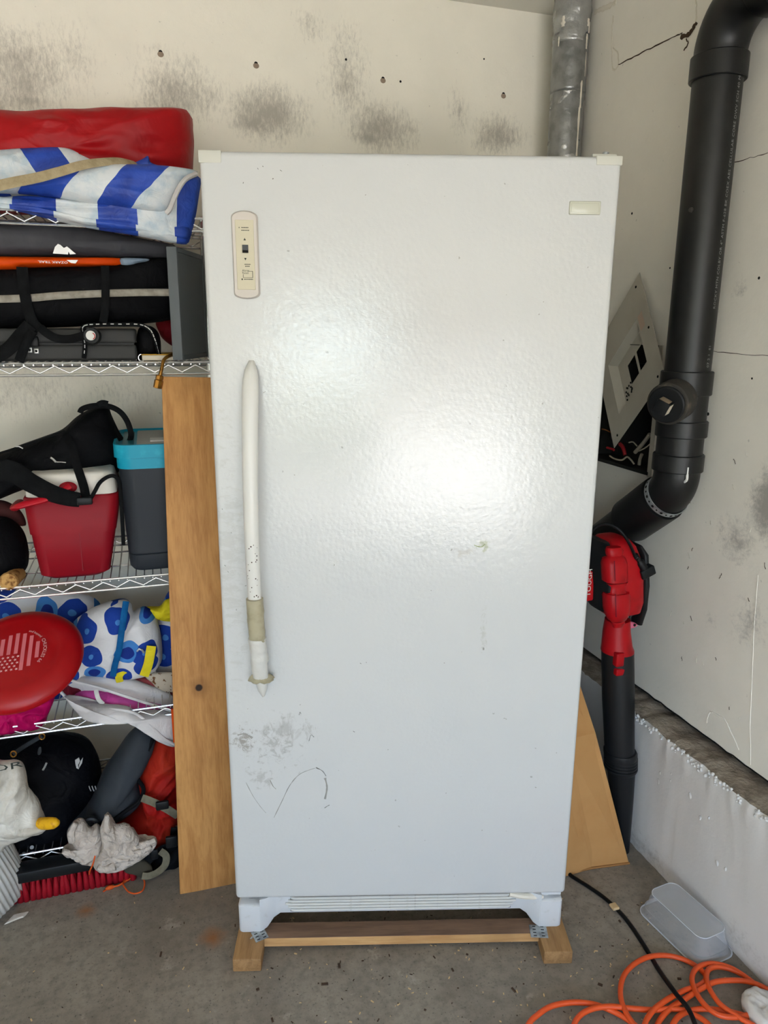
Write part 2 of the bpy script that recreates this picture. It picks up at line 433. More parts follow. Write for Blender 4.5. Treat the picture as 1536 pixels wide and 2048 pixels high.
M['duct'] = pm('silver_duct_tape', S(148, 148, 146), .3, .55, bump=(16, .5, .01), var=(20, S(120, 120, 118), .35, .7))
M['duct2'] = pm('silver_duct_tape_shiny', S(170, 170, 168), .24, .6, bump=(45, .5, .006))
M['foil_paint'] = pm('peeling_white_paint', S(222, 214, 198), .7, bump=(60, .5, .004))
M['plate'] = pm('grey_painted_steel_cover', S(190, 183, 168), .5, var=(6, S(176, 168, 152), .4, .7))
M['boxsteel'] = pm('dark_panel_box', S(52, 50, 47), .5, .2, var=(10, S(36, 34, 32), .4, .7))
M['wirewhite'] = pm('cream_wire', S(190, 180, 156), .5)
M['wirered'] = pm('red_wire', S(176, 40, 46), .5)
M['wiregrey'] = pm('grey_conduit', S(168, 158, 140), .5)
M['card'] = pm('cardboard', S(190, 142, 88), .8, var=(5, S(178, 128, 76), .4, .7), bump=(140, .08, .001))
M['cardedge'] = pm('cardboard_edge', S(158, 112, 66), .9, bump=(300, .5, .002))
M['tape_tan'] = pm('old_tan_tape', S(172, 164, 138), .4, bump=(60, .5, .003), var=(30, S(150, 142, 116), .4, .7))
M['tape_white'] = pm('clear_tape', S(204, 202, 196), .28, bump=(45, .7, .004), var=(25, S(184, 180, 166), .5, .75))
M['cream'] = pm('cream_plastic', S(203, 195, 170), .4)
M['creamlight'] = pm('light_cream_plastic', S(202, 194, 185), .35)
M['lcd'] = pm('dark_display', S(50, 46, 46), .2)
M['capwhite'] = pm('aged_white_plastic', S(202, 201, 190), .4)
M['capbadge'] = pm('clear_yellowed_badge', S(196, 196, 180), .18, spec=.5)
M['gasket'] = pm('grey_gasket', S(150, 150, 150), .7)
M['concrete_top'] = pm('raw_concrete', S(160, 148, 132), .9, bump=(90, .9, .006), var=(26, S(122, 110, 96), .35, .68))
M['sidewalk'] = pm('driveway_concrete', S(186, 182, 173), .85, var=(1.2, S(172, 168, 160), .4, .7))
M['hedge'] = pm('added_hedge_green', S(48, 66, 38), .9)
M['stucco'] = pm('added_house_stucco', S(196, 184, 164), .9)

# freezer enamel: pebbled white steel with dirt where hands and boots have been
def enamel():
    t = NT('white_pebbled_enamel'); b = t.b; co = t.coord(); x = t.xyz(co)
    c = S(203, 204, 203)
    def dirt(cu, cz, ru, rz, st, sc, lo, hi, col, cprev, strk=(1, 1, 1)):
        du = t.math('DIVIDE', t.math('SUBTRACT', x[0], cu), ru); dz = t.math('DIVIDE', t.math('SUBTRACT', x[2], cz), rz)
        d = t.math('SQRT', t.math('ADD', t.math('MULTIPLY', du, du), t.math('MULTIPLY', dz, dz)))
        m = t.math('SUBTRACT', 1, d, clamp=True)
        n = t.ramp(t.math('ADD', t.noise(t.map(co, strk), sc, 6, .7, .6), t.math('MULTIPLY', m, .22)), lo, hi)
        return t.mix(t.math('MULTIPLY', t.math('MULTIPLY', n, t.ramp(m, 0, .4)), st), cprev, col)
    g = S(128, 122, 112)
    zb = .0
    c = dirt(-.31, .43, .13, .12, .42, 60, .64, .80, g, c)
    c = dirt(-.385, .452, .045, .05, .6, 90, .58, .76, S(118, 104, 84), c)
    c = dirt(-.27, .475, .10, .06, .35, 40, .60, .74, g, c, (1, 1, .4))
    c = dirt(-.345, .35, .04, .05, .3, 60, .60, .74, g, c)
    c = dirt(-.39, .92, .05, .50, .16, 50, .60, .74, S(150, 146, 130), c, (.6, 1, 1.5))
    c = dirt(.171, .932, .022, .022, .6, 70, .56, .7, S(150, 156, 110), c)
    c = dirt(.132, .915, .04, .018, .3, 60, .56, .7, S(160, 150, 130), c)
    c = dirt(.181, .72, .012, .09, .3, 80, .58, .72, S(160, 160, 140), c)
    sp = t.ramp(t.noise(co, 75, 2, .5), .755, .775)
    c = t.mix(t.math('MULTIPLY', sp, .5), c, S(120, 114, 104))
    t.l.new(c, b.inputs['Base Color'])
    b.inputs['Roughness'].default_value = .13; b.inputs['Specular IOR Level'].default_value = .75
    vn = t.node('ShaderNodeTexVoronoi', feature='SMOOTH_F1'); t.l.new(t.map(co, (1, 1, .8)), vn.inputs['Vector']); vn.inputs['Scale'].default_value = 115
    n = t.bump(t.noise(t.map(co, (1, 1, 1.6)), 130, 3, .6, 1.2), .13, .0020)
    n = t.bump(vn.outputs['Distance'], .13, .0026, n)
    n = t.bump(t.noise(co, 9, 2), .08, .006, n)
    t.l.new(n, b.inputs['Normal'])
    return t.m
M['enamel'] = enamel()
M['enamel_plain'] = pm('white_enamel', S(208, 210, 212), .3, spec=.5, var=(40, S(196, 197, 196), .6, .75))

# ------------------------------------------------------------------ the room
YB, XR, XC, ZC = 2.48, 1.415, 1.327, 2.55       # back wall, right wall, curb face, ceiling
XL = -2.75
def wp(px, py): q = at(px, py, Y=YB); return q.x, q.z
PT = []
for px, py, rx, rz, st in ((50, 160, .17, .16, 1.0), (60, 200, .12, .05, 1.0), (350, 180, .17, .12, 1.0), (340, 215, .12, .05, .9), (540, 225, .15, .10, 1.15), (510, 245, .09, .05, 1.2),
                           (690, 170, .10, .20, .8), (760, 255, .14, .10, 1.15), (740, 275, .09, .04, 1.2), (1000, 270, .13, .08, 1.05), (920, 230, .06, .12, .7), (620, 50, .07, .07, .7), (150, 120, .1, .15, .6),
                           (250, 790, .3, .1, .5), (60, 780, .2, .12, .6)):
    u, z = wp(px, py); PT.append((u, z, rx * 1.3, rz * 1.25, st))
M['wall'] = wall_mat('painted_back_wall', S(238, 232, 216), S(140, 134, 124), PT, 'X', (2.2, 1, .8))
PR = []
for px, py, rx, rz, st in ((1545, 1010, .10, .14, 1.7), (1480, 1080, .12, .10, .8), (1500, 1250, .10, .12, .7), (1420, 1240, .05, .05, .6), (1480, 580, .05, .05, .6)):
    q = at(px, py, X=XR); PR.append((q.y, q.z, rx, rz, st))
M['wallr'] = wall_mat('painted_right_wall', S(240, 234, 222), S(128, 124, 120), PR, 'Y', (1, 1, 1))
M['curb'] = wall_mat('painted_curb', S(222, 218, 214), S(150, 142, 134), [(1.6, .03, .5, .10, .6), (1.2, .05, .3, .08, .5)], 'Y')

mb = MB(); mb.box((XL - .1, OY - .05, -.1), (1.7, 2.62, 0)); mb.build('floor', floor_mat(), kind='structure')
wb = MB().box((XL - .1, YB, -.02), (1.7, YB + .12, ZC + .02)).build('wall_back', M['wall'], kind='structure')
MB().box((XL - .1, OY - .12, ZC), (1.7, 2.62, ZC + .1)).build('ceiling', pm('ceiling_paint', S(232, 228, 216), .8, bump=(12, .2, .01)), kind='structure')
MB().box((XL - .1, OY - .12, 0), (XL, YB, ZC)).build('wall_left', M['wall'], kind='structure')
m = MB(); m.box((XL, OY - .12, 0), (OX0, OY, ZC)); m.box((OX1, OY - .12, 0), (1.55, OY, ZC)); m.box((OX0, OY - .12, OZ), (OX1, OY, ZC))
m.build('wall_front', M['wallr'], kind='structure')
# right wall: drywall sheet with a cut-out for the panel box, cavity behind
BY0, BY1, BZ0, BZ1 = 1.845, 2.19, 1.125, 1.50
m = MB(); x0, x1 = XR, XR + .014; zl = .445
m.box((x0, OY, zl), (x1, BY0, ZC)); m.box((x0, BY1, zl), (x1, YB, ZC)); m.box((x0, BY0, zl), (x1, BY1, BZ0)); m.box((x0, BY0, BZ1), (x1, BY1, ZC))
m.box((1.56, OY, 0), (1.68, YB, ZC))
wr_ = m.build('wall_right', M['wallr'], kind='structure')

# concrete curb (foundation stem) along the right wall
def curb():
    ny, ys = 240, (-.4, YB); prof = [(XC + .004, 0), (XC, .03), (XC, .12), (XC, .2), (XC, .28), (XC, .35), (XC, .39), (XC + .002, .41), (XC + .006, .424)]
    vs = []; fs = []
    n = len(prof)
    for i in range(ny + 1):
        y = ys[0] + (ys[1] - ys[0]) * i / ny
        for j, (x, z) in enumerate(prof):
            q = V((0, y * 9, z * 9)); d = noise.noise(q) * .004 + noise.noise(q * 4) * .0022
            lump = 0
            if j >= 6: lump = -max(0, noise.noise(V((3, y * 40, 0)))) * .014 * (1 if j >= 7 else .5)
            vs.append((x + d + lump, y, z + (noise.noise(V((9, y * 30, z))) * .006 if j >= 6 else 0)))
    for i in range(ny):
        for j in range(n - 1):
            a = i * n + j; fs.append((a, a + 1, a + n + 1, a + n))
    return vs, fs, prof, ny, ys, n
vs, fs, prof, ny, ys, n = curb()
m = MB(); m.add(vs, fs); tr = m.build('trim_1', M['curb'], smooth=True, kind='structure', angle=60)
m = MB(); top = []
nx = 6
for i in range(ny + 1):
    y = ys[0] + (ys[1] - ys[0]) * i / ny
    e = vs[i * n + n - 1]
    for j in range(nx + 1):
        x = e[0] + (1.56 - e[0]) * (j / nx) ** 1.3
        top.append((x, y, e[2] + (0 if j == 0 else .006 + noise.noise(V((x * 30, y * 22, 0))) * .005 - .004 * (j / nx))))
m.add(top, [(i * (nx + 1) + j, i * (nx + 1) + j + 1, (i + 1) * (nx + 1) + j + 1, (i + 1) * (nx + 1) + j) for i in range(ny) for j in range(nx)])
m.build('ledge_top', M['concrete_top'], tr, smooth=True, angle=180)
for k in range(9):                                                  # paint drips and plaster lumps on the curb face
    px, py = random.choice(((1395, 1600), (1425, 1625), (1455, 1690), (1380, 1590), (1460, 1700), (1405, 1640), (1330, 1560), (1440, 1730)))
    q = at(px + random.uniform(-14, 14), py + random.uniform(-18, 18), X=XC)
    m = MB(); r = random.uniform(.003, .007)
    m.pillow([q + V((0, math.cos(a) * r, math.sin(a) * r * random.uniform(1, 2.4))) for a in [k_ * math.pi / 4 for k_ in range(8)]], .002, .003, N=12, rings=3, nrm=(-1, 0, 0))
    m.build('plaster_lump', M['curb'], tr, smooth=True)
for k in range(170):                                                  # ragged lumps along the curb's edge
    y = random.uniform(1.02, 1.72); r = random.uniform(.0025, .006)
    q = V((XC + .002, y, .421 + random.uniform(-.016, .006)))
    m = MB(); m.lathe([(r * .3, -r), (r * .9, -r * .4), (r, .1 * r), (r * .5, .8 * r)], q, V((random.uniform(-1, 1), random.uniform(-1, 1), random.uniform(.2, 1))), 7)
    m.build('edge_lump', M['curb'], tr, smooth=True, angle=180)

# nail holes and dents in the back wall
for px, py, r in ((321, 104, .006), (512, 127, .006), (766, 157, .006), (801, 163, .004), (1007, 188, .006), (968, 118, .003), (692, 119, .004)):
    u, z = wp(px, py)
    MB().lathe([(r, -.001), (r * .9, .0005), (r * .35, .001)], (u, YB, z), (0, -1, 0), 10).build('nail_hole', M['dark'], wb)
    if r > .005:
        MB().pillow([V((u + math.cos(a) * r * 1.5, YB - .0004, z - .006 + math.sin(a) * r * 1.3)) for a in [k * math.pi / 4 for k in range(8)]], .0012, .001, N=16, rings=3).build('torn_paint_ring', M['torn'], wb, smooth=True)
for px, py, r in ((1264, 427, .004), (1340, 536, .003), (1444, 403, .003), (1416, 828, .005), (1504, 757, .003), (1518, 556, .004)):
    q = at(px, py, X=XR)
    MB().lathe([(r, -.001), (r * .9, .0005), (r * .35, .001)], q, (-1, 0, 0), 8).build('nail_hole', M['dark'], wr_)

# drywall patch with a torn, cracked outline on the right wall
def wallpath(pts, w, mat, name, off=.001, seed=0):
    random.seed(seed); P = catmull([at(a, b, X=XR - off) for a, b in pts], 5)
    P = [p + V((0, random.uniform(-1, 1) * .0015, random.uniform(-1, 1) * .0015)) for p in P]
    MB().tube(P, [w * random.uniform(.5, 1.2) for _ in P], 6, flat=.0012, nrm=(-1, 0, 0)).build(name, mat, wr_)
wallpath([(1236, 130), (1270, 112), (1310, 92), (1350, 72), (1365, 66)], .0018, M['crack'], 'crack', seed=1)
wallpath([(1362, 74), (1378, 68), (1385, 58), (1393, 44)], .006, M['crack'], 'torn_crack', seed=2)
wallpath([(1372, 78), (1376, 88), (1368, 100)], .0022, M['crack'], 'paper_curl', seed=3)
wallpath([(1226, 30), (1224, 70), (1224, 105), (1226, 138), (1236, 132), (1235, 105), (1226, 96)], .0026, M['foil_paint'], 'torn_paper_edge', seed=4)
wallpath([(1392, 0), (1393, 20), (1391, 44)], .003, M['foil_paint'], 'torn_paper_edge', seed=5)
wallpath([(1190, 24), (1205, 18), (1218, 12), (1232, 4)], .008, M['foil_paint'], 'torn_paper_edge', seed=6)
wallpath([(1413, 1445), (1418, 1425), (1432, 1428), (1450, 1440), (1460, 1462), (1478, 1500)], .0028, M['wallr'], 'paint_drip', off=0, seed=7)
wallpath([(1500, 1530), (1502, 1400), (1508, 1250), (1516, 1150)], .0012, M['wallr'], 'paint_ridge', off=0, seed=8)
wallpath([(1410, 700), (1460, 706), (1536, 712)], .0009, M['crack'], 'scratch', off=0, seed=9)
wallpath([(1450, 330), (1500, 316), (1536, 306)], .0009, M['crack'], 'scratch', off=0, seed=10)
random.seed(21)
for _ in range(26):                                                  # paint scrapes
    px, py = random.uniform(1330, 1530), random.uniform(900, 1500)
    if py > 1330 + (px - 1265) * .6: continue
    a = random.uniform(-1, 1); L = random.uniform(4, 12)
    wallpath([(px, py), (px + L * math.sin(a) * .5, py + L)], .0009, random.choice((M['crack'], M['foil_paint'])), 'scrape', off=0, seed=random.randint(0, 999))
# dark open seam along the bottom of the drywall
P = [at(px, 1358 + (px - 1265) * .755, X=XR - .001) for px in range(1262, 1545, 12)]
P = [V((p.x, p.y, .447 + noise.noise(V((p.y * 30, 0, 0))) * .004)) for p in P]
MB().tube(P, [.002 + .003 * abs(noise.noise(V((p.y * 55, 1, 0)))) for p in P], 6, flat=.002, nrm=(-1, 0, 0)).build('seam_gap', M['dark'], wr_)

# outside the open door
MB().box((-14, -34, -.14), (14, OY - .05, -.04)).build('driveway', M['sidewalk'], kind='structure')

hg = MB()  # unseen hedge, added only to darken part of the freezer door's reflection
hg.pillow([V((x, y, .45)) for x, y in ((-2.4, -5.2), (-2.3, -7), (-2.5, -9.2), (-3.6, -9.6), (-5.6, -9.2), (-5.8, -7), (-5.6, -5.2), (-3.6, -4.9))], .5, .5, N=90, rings=12, nrm=(0, 0, 1), amp=.10, sc=3, p=6)
hg.build('reflection_hedge', M['hedge'], None, True, 'green hedge added unseen outside the garage to darken the freezer door reflection', 'hedge', angle=180)
hs = empty('reflection_house', (-2.5, -26, 0), 0, 'beige house added unseen behind the camera for the freezer door reflection', 'house')  # unseen house, added to give the freezer door something to reflect
MB().box((-7.5, -31, -.05), (3.5, -25, 3.4)).build('walls', M['stucco'], hs)
MB().prism([(-8.2, 3.3), (4.2, 3.3), (2.2, 5.6), (-6.2, 5.6)], -31.4, -24.6).build('roof', pm('brown_shingles', S(92, 78, 68), .9), hs)
for x in (-6.2, -2.6, 1.0):
    wf = MB().box((x, -25.02, 1.0), (x + 1.5, -24.94, 2.3)).build('window', M['white'], hs); MB().box((x + .08, -24.95, 1.08), (x + 1.42, -24.92, 2.22)).build('pane', pm('dark_glass', S(40, 46, 52), .1), wf)

# ------------------------------------------------------------------ the freezer
FY = math.radians(-15.67)
FR = Matrix.Translation(V((.5269, 1.5008, 0))) @ Matrix.Rotation(FY, 4, 'Z')
FI = FR.inverted(); ZD0, ZD1 = .140, 1.8796
def D(px, py, off=0.0):
    """freezer-front coordinates (u, z) of a pixel, off metres in front of the door"""
    d = rt * ((px - 768) / FPX) + up * ((1024 - py) / FPX) + fwd
    o = FI @ CAM; dd = FI.to_3x3() @ d; t = (-off - o.y) / dd.y; q = o + dd * t
    return q.x, q.z
FZ = empty('upright_freezer', (.5269, 1.5008, 0), FY, 'tall white upright freezer with pebbled dented door, on wooden runners', 'freezer')
f = lambda: MB(FR)
f().bbox((-.412, .075, .13), (.412, .70, 1.872), .01).build('cabinet', M['enamel_plain'], FZ, smooth=True)
f().box((-.40, .058, .16), (.40, .078, 1.86)).build('gasket', M['gasket'], FZ)
door = f().bbox((-.42, 0, ZD0), (.42, .06, ZD1), .011, 4).build('door', M['enamel'], FZ, smooth=True, angle=60)
# corner caps and top hinge
for s, (a, b) in ((-1, ((397, 300), (443, 326))), (1, ((1194, 306), (1247, 331)))):
    u0, z0 = D(*a); u1, z1 = D(*b)
    u0, u1 = (-.4205, u1) if s < 0 else (u0, .4205)
    f().bbox((u0, -.0012, z1), (u1, .0602, ZD1 + .0006), .002).build('corner_cap', M['capwhite'], FZ, smooth=True)
f().bbox((.365, .02, ZD1 + .0016), (.415, .10, ZD1 + .008), .002).build('hinge_cover', M['capwhite'], FZ, smooth=True)
f().lathe([(.007, 0), (.007, .004), (.004, .006)], (.395, .03, ZD1 + .008), (0, 0, 1), 10).build('hinge_bolt', M['steel'], FZ, smooth=True)
# badge
u0, z1 = D(1139, 402); u1, z0 = D(1200, 430)
bd = f().bbox((u0, -.003, z0), (u1, .002, z1), .0022, 3).build('badge', M['capbadge'], FZ, smooth=True)
f().bbox((u0 + .004, -.0036, z0 + .004), (u1 - .004, -.002, z1 - .004), .0012, 2).build('badge_inlay', M['capbadge'], bd, smooth=True)
# control panel: bowed frame, inlay, display, print
uL, zT = D(468, 430); uR, _ = D(515, 430); uL2, zB = D(471, 592)
w = uR - uL + .004; cx = (D(492, 510)[0]); hw = w / 2 + .001
poly = [(cx - hw, zB + .004), (cx - hw, zT - .004)]
poly += [(cx + hw * math.sin(a), zT - .004 + .012 * math.cos(a)) for a in [-1.2 + 2.4 * k / 8 for k in range(9)]]
poly += [(cx + hw, zT - .004), (cx + hw, zB + .004)]
poly += [(cx + hw * math.sin(a), zB + .004 - .010 * math.cos(a)) for a in [1.2 - 2.4 * k / 8 for k in range(9)]]
cen = (cx, (zT + zB) / 2)
m = f(); inner = [(cen[0] + (x - cen[0]) * .90, cen[1] + (z - cen[1]) * .97) for x, z in poly]
k = len(poly)
m.add([V((x, .001, z)) for x, z in poly] + [V((x, -.004, z)) for x, z in poly] + [V((x, -.009, z)) for x, z in inner],
      [(i, (i + 1) % k, (i + 1) % k + k, i + k) for i in range(k)] + [(i + k, (i + 1) % k + k, (i + 1) % k + 2 * k, i + 2 * k) for i in range(k)] + [tuple(range(2 * k, 3 * k))])
cp = m.build('control_panel', M['creamlight'], FZ, smooth=True)
ih = hw * .70; iz0, iz1 = zB + .012, zT - .010
inl = f().bbox((cx - ih, -.0098, iz0), (cx + ih, -.006, iz1), .0008, 1).build('panel_inlay', M['cream'], cp)
def pz(fr): return iz1 + (iz0 - iz1) * fr          # height at a fraction down the inlay
yy = -.0101
f().box((cx - .0055, yy - .0008, pz(.468)), (cx + .0065, yy + .001, pz(.353))).build('display', M['lcd'], inl)
f().box((cx - .0055, yy - .0011, pz(.468)), (cx + .0065, yy - .0006, pz(.43))).build('display_button', M['dark'], inl)
m = f()
for fr, s in ((.275, 1), (.555, -1)):
    z = pz(fr); m.add([(cx - .0025, yy, z - .002 * s), (cx + .0025, yy, z - .002 * s), (cx, yy, z + .0028 * s)], [(0, 1, 2)])
for fr, x0, x1 in ((.11, -.006, .008), (.148, -.006, .010), (.632, -.002, .010), (.66, -.001, .008), (.848, -.004, .014)):
    x = cx + x0
    while x < cx + x1:
        wl = random.uniform(.0012, .003); m.box((x, yy, pz(fr) - .0008), (min(x + wl, cx + x1), yy + .0006, pz(fr) + .0008)); x += wl + .0007
m.box((cx - .011, yy, pz(.11) - .001), (cx - .0095, yy + .0006, pz(.11) + .001))
m.lathe([(.0016, 0), (.0016, .0005)], (cx - .008, yy + .0004, pz(.848)), (0, -1, 0), 10)
for a, b, c, d in ((cx + .003, cx + .014, .728, .733), (cx + .013, cx + .014, .728, .825), (cx - .006, cx + .014, .82, .825), (cx - .006, cx - .0052, .775, .825)):
    m.box((a, yy, pz(d)), (b, yy + .0006, pz(c)))
for i, wd in enumerate(('Alarm', 'Reset')):
    m.text(wd, .0058, lambda x, y, i=i: V((cx - .0075 + x, yy - .0002, pz(.722 + .034 * i) + y)), align='LEFT')
m.build('panel_print', M['ink'], inl, kind='stuff')
# handle: a long bowed bar, its lower part wrapped in tape
ua, za = D(503, 721); ub, zb = D(527, 1390)
def hpt(t):
    bow = .052 * (math.sin(math.pi * min(1, max(0, t))) ** .55)
    return V((ua + (ub - ua) * t - .006 * math.sin(math.pi * t), -bow - .002, za + (zb - za) * t))
NH = 40; ts = [i / NH for i in range(NH + 1)]
def hw_(t): return .0165 * min(1, .30 + .7 * (min(t, 1 - t) / .06) ** .5) * (1.10 - .30 * t)
m = f(); R = []
for t in ts:
    p = hpt(t); a = hw_(t); e = .013
    R.append([p + V((a * math.cos(q), e * .9 * math.sin(q) + .004, 0)) for q in [2 * math.pi * k / 16 for k in range(16)]])
m.rings(R)
hd = m.build('handle', M['white'], FZ, smooth=True, angle=60)
for t in (0.015, .985):
    p = hpt(t); f().bbox((p.x - .004, p.y + .004, p.z - .004), (p.x + .004, .002, p.z + .004), .001, 1).build('handle_mount', M['white'], hd, smooth=True)
def wrap(t0, t1, r, mat, name, amp, seed):
    R = []; K = 26
    for i in range(K + 1):
        t = t0 + (t1 - t0) * i / K; p = hpt(t); ring = []
        for k in range(18):
            q = 2 * math.pi * k / 18; rr = r + amp * noise.noise(V((math.cos(q) * 1.5, math.sin(q) * 1.5, t * 60 + seed)))
            ring.append(p + V((rr * math.cos(q), rr * .95 * math.sin(q) + .003, amp * noise.noise(V((q, t * 30, seed))))))
        R.append(ring)
    f().rings(R).build(name, mat, hd, smooth=True, angle=70)
wrap(.665, .80, .0185, M['tape_tan'], 'tan_tape_wrap', .0022, 1)
wrap(.79, .925, .0195, M['tape_white'], 'clear_tape_wrap', .0035, 5)
R = []
for i, (t, rr) in enumerate(((.915, .018), (.925, .026), (.935, .030), (.938, .028), (.93, .018))):
    p = hpt(t); R.append([p + V((rr * (1 + .25 * noise.noise(V((k * .8, i * .3, 2)))) * math.cos(2 * math.pi * k / 20), rr * .7 * math.sin(2 * math.pi * k / 20) + .004, .006 * noise.noise(V((k * .7, 3, 1))))) for k in range(20)])
f().rings(R, cap=False).build('frayed_tape', M['tape_tan'], hd, smooth=True, angle=90)
random.seed(5)
for k in range(22):                                                 # chipped paint on the handle
    t = random.uniform(.50, .66); p = hpt(t); q = random.uniform(-2.4, -.7); r = random.uniform(.0007, .0018)
    c_ = p + V((hw_(t) * math.cos(q), .0117 * math.sin(q) + .004, 0))
    f().lathe([(r, -.0004), (r, .0004)], c_, V((math.cos(q), math.sin(q), 0)), 6).build('paint_chip', M['crack'], hd)
# boot scuffs at the bottom left and small marks
def scuff(pts, w, mat=None):
    P = catmull([V((D(a, b)[0], -.0003, D(a, b)[1])) for a, b in pts], 6)
    f().tube(P, [w * (.35 + .9 * abs(noise.noise(p * 70))) for p in P], 4, flat=.0003, nrm=(0, -1, 0)).build('scuff', mat or M['scuff'], door)
M['scuff'] = pm('grey_scuff', S(150, 148, 142), .7); M['scuffd'] = pm('dark_scuff', S(104, 102, 98), .7)
scuff([(492, 1565), (505, 1590), (520, 1612), (532, 1626)], .0011); scuff([(548, 1635), (565, 1600), (580, 1570), (600, 1548), (630, 1536)], .0013)
scuff([(632, 1535), (645, 1542), (652, 1552)], .0018, M['scuffd']); scuff([(650, 1556), (654, 1575), (650, 1598)], .0042)
scuff([(649, 1616), (655, 1612), (659, 1610)], .0014, M['scuffd']); scuff([(540, 1560), (546, 1572), (552, 1578)], .0016)
scuff([(598, 1430), (600, 1424), (602, 1428)], .0014, M['scuffd']); scuff([(475, 1470), (490, 1468), (505, 1476)], .0035, M['scuff'])
scuff([(618, 1482), (622, 1470), (628, 1474)], .0013, M['scuffd']); scuff([(948, 1090), (962, 1094), (970, 1088)], .0018, pm('green_scuff', S(150, 160, 112), .7))
scuff([(498, 1796.5), (504, 1796.3), (511, 1796)], .0012, M['scuffd']); scuff([(967, 1295), (967, 1300)], .0025)
for a, b in ((486, 367), (515, 336), (525, 332), (560, 340), (545, 358), (720, 1326), (732, 1324), (706, 1462), (444, 1017), (462, 1066), (449, 1130), (455, 1142), (490, 1172)):
    scuff([(a, b), (a + random.uniform(1, 4), b + random.uniform(-3, 3))], .0011, M['scuffd'])
# kick plate with louvred grille, two feet, bottom hinge
m = f()
K = 44; pts_top = []; pts_bot = []
for i in range(K + 1):
    u = -.36 + .72 * i / K; e = abs(u)
    zb_ = .078 - (.040 * (1 - math.cos(math.pi * max(0, (e - .31) / .05))) / 2 if e > .31 else 0)
    pts_top.append((u, .1375)); pts_bot.append((u, zb_))
poly = pts_bot + list(reversed(pts_top))
kp_poly = poly
vs = []; n_ = K + 1
for i in range(n_):
    e = abs(pts_bot[i][0]); yo = .020 if e < .315 else .020 - .020 * (1 - math.cos(math.pi * (e - .315) / .045)) / 2
    for (u, z) in (pts_bot[i], (pts_bot[i][0], pts_bot[i][1] + .004), pts_top[i]): vs.append(V((u, yo + (.003 if z == pts_bot[i][1] else 0), z)))
    vs.append(V((pts_top[i][0], yo + .02, pts_top[i][1]))); vs.append(V((pts_bot[i][0], yo + .02, pts_bot[i][1])))
m.add(vs, [(i * 5 + j, (i + 1) * 5 + j, (i + 1) * 5 + (j + 1) % 5, i * 5 + (j + 1) % 5) for i in range(K) for j in range(5)])
kp = m.build('kick_plate', M['enamel_plain'], FZ, smooth=True)
for s in (-1, 1):
    u0, u1 = (s * .415, s * .352); a, b = min(u0, u1), max(u0, u1)
    f().loft([(.0385, (a + b) / 2, .03, b - a - .006, .054, .008), (.043, (a + b) / 2, .03, b - a, .06, .009), (.118, (a + b) / 2, .03, b - a, .06, .009), (.122, (a + b) / 2, .031, b - a - .008, .052, .007)]).build('foot', M['enamel_plain'], kp, smooth=True)
    u, z = D(540 if s < 0 else 1061, 1813 if s < 0 else 1802)
    f().lathe([(.006, .018), (.006, .0212), (.003, .022)], (u, .04, z), (0, -1, 0), 12).build('screw', M['steel'], kp, smooth=True)
# bottom hinge under the door's right corner
f().box((.335, .012, .1285), (.412, .06, .1355)).build('hinge_plate', M['enamel_plain'], FZ)
f().lathe([(.013, 0), (.013, .012), (.008, .013)], (.375, .03, .122), (0, 0, 1), 14).build('hinge_bush', M['white'], FZ, smooth=True)
f().tube(catmull([V((.28, .016, .131)), V((.31, .012, .127)), V((.35, .012, .124)), V((.365, .015, .122))], 6), .008, 8).build('hinge_wrap', M['foil_paint'], FZ, smooth=True)
gu0, gu1, gz0, gz1 = D(572, 1825, -.02)[0], D(1030, 1810, -.02)[0], .087, .131
for k in range(5):
    z = gz0 + (gz1 - gz0) * (k + .5) / 5; ins = .012 * abs(k - 2) / 2 * 1.2
    f().tube([V((gu0 + ins, .019, z)), V((gu0 + ins + .01, .0165, z)), V((0, .0165, z)), V((gu1 - ins - .01, .0165, z)), V((gu1 - ins, .019, z))], .0035, 8, flat=.0038, nrm=(0, -1, 0)).build('grille_slat', pm('dusty_white_slat', S(206, 205, 200), .6, var=(90, S(168, 163, 152), .60, .78)), kp, smooth=True)
m = f(); 
for k in range(6):
    z = gz0 + (gz1 - gz0) * k / 5; m.box((gu0 + .012, .0185, z - .0016), (gu1 - .012, .0205, z + .0016))
m.build('grille_shadow_line', M['crack'], kp)  # dark strips put the shade between the slats into their colour

# ------------------------------------------------------------------ wooden frame under the freezer
wd1 = wood_mat('weathered_runner_wood', S(166, 128, 84), S(132, 98, 62), 'Y', .8)
wd2 = wood_mat('pale_board_wood', S(204, 164, 112), S(176, 130, 82), 'X', .8)
wd3 = wood_mat('grey_brown_board_top', S(140, 112, 92), S(112, 88, 72), 'X', .8)
base = empty('freezer_skid_frame', (.5269, 1.5008, 0), FY, 'wooden frame of two runners and a cross board under the freezer', 'wood frame')
def runner(pL, pR, name):
    a = FI @ at(*pL, Z=.0); b = FI @ at(*pR, Z=.0)
    u0, u1 = a.x, b.x; y0 = (a.y + b.y) / 2
    return u0, u1, y0
for pL, pR in (((466, 1945), (523, 1943)), ((1087, 1929), (1144, 1928))):
    u0, u1, y0 = runner(pL, pR, '')
    f().bbox((u0, y0, .001), (u1, .66, .038), .0025, 2).build('runner', wd1, base, smooth=True)
a = FI @ at(508, 1892, Z=.012); b = FI @ at(1087, 1886, Z=.012)
xb0, xb1, yb0 = a.x, b.x, (a.y + b.y) / 2
cb = f().bbox((xb0, yb0, .012), (xb1, yb0 + .052, .0375), .0015, 1).build('cross_board', wd2, base, smooth=True)
f().box((xb0 + .001, yb0 + .001, .0374), (xb1 - .001, yb0 + .051, .0381)).build('board_top', wd3, cb)
f().bbox((xb0, .52, .004), (xb1, .605, .0375), .0015, 1).build('cross_board', wd2, base, smooth=True)
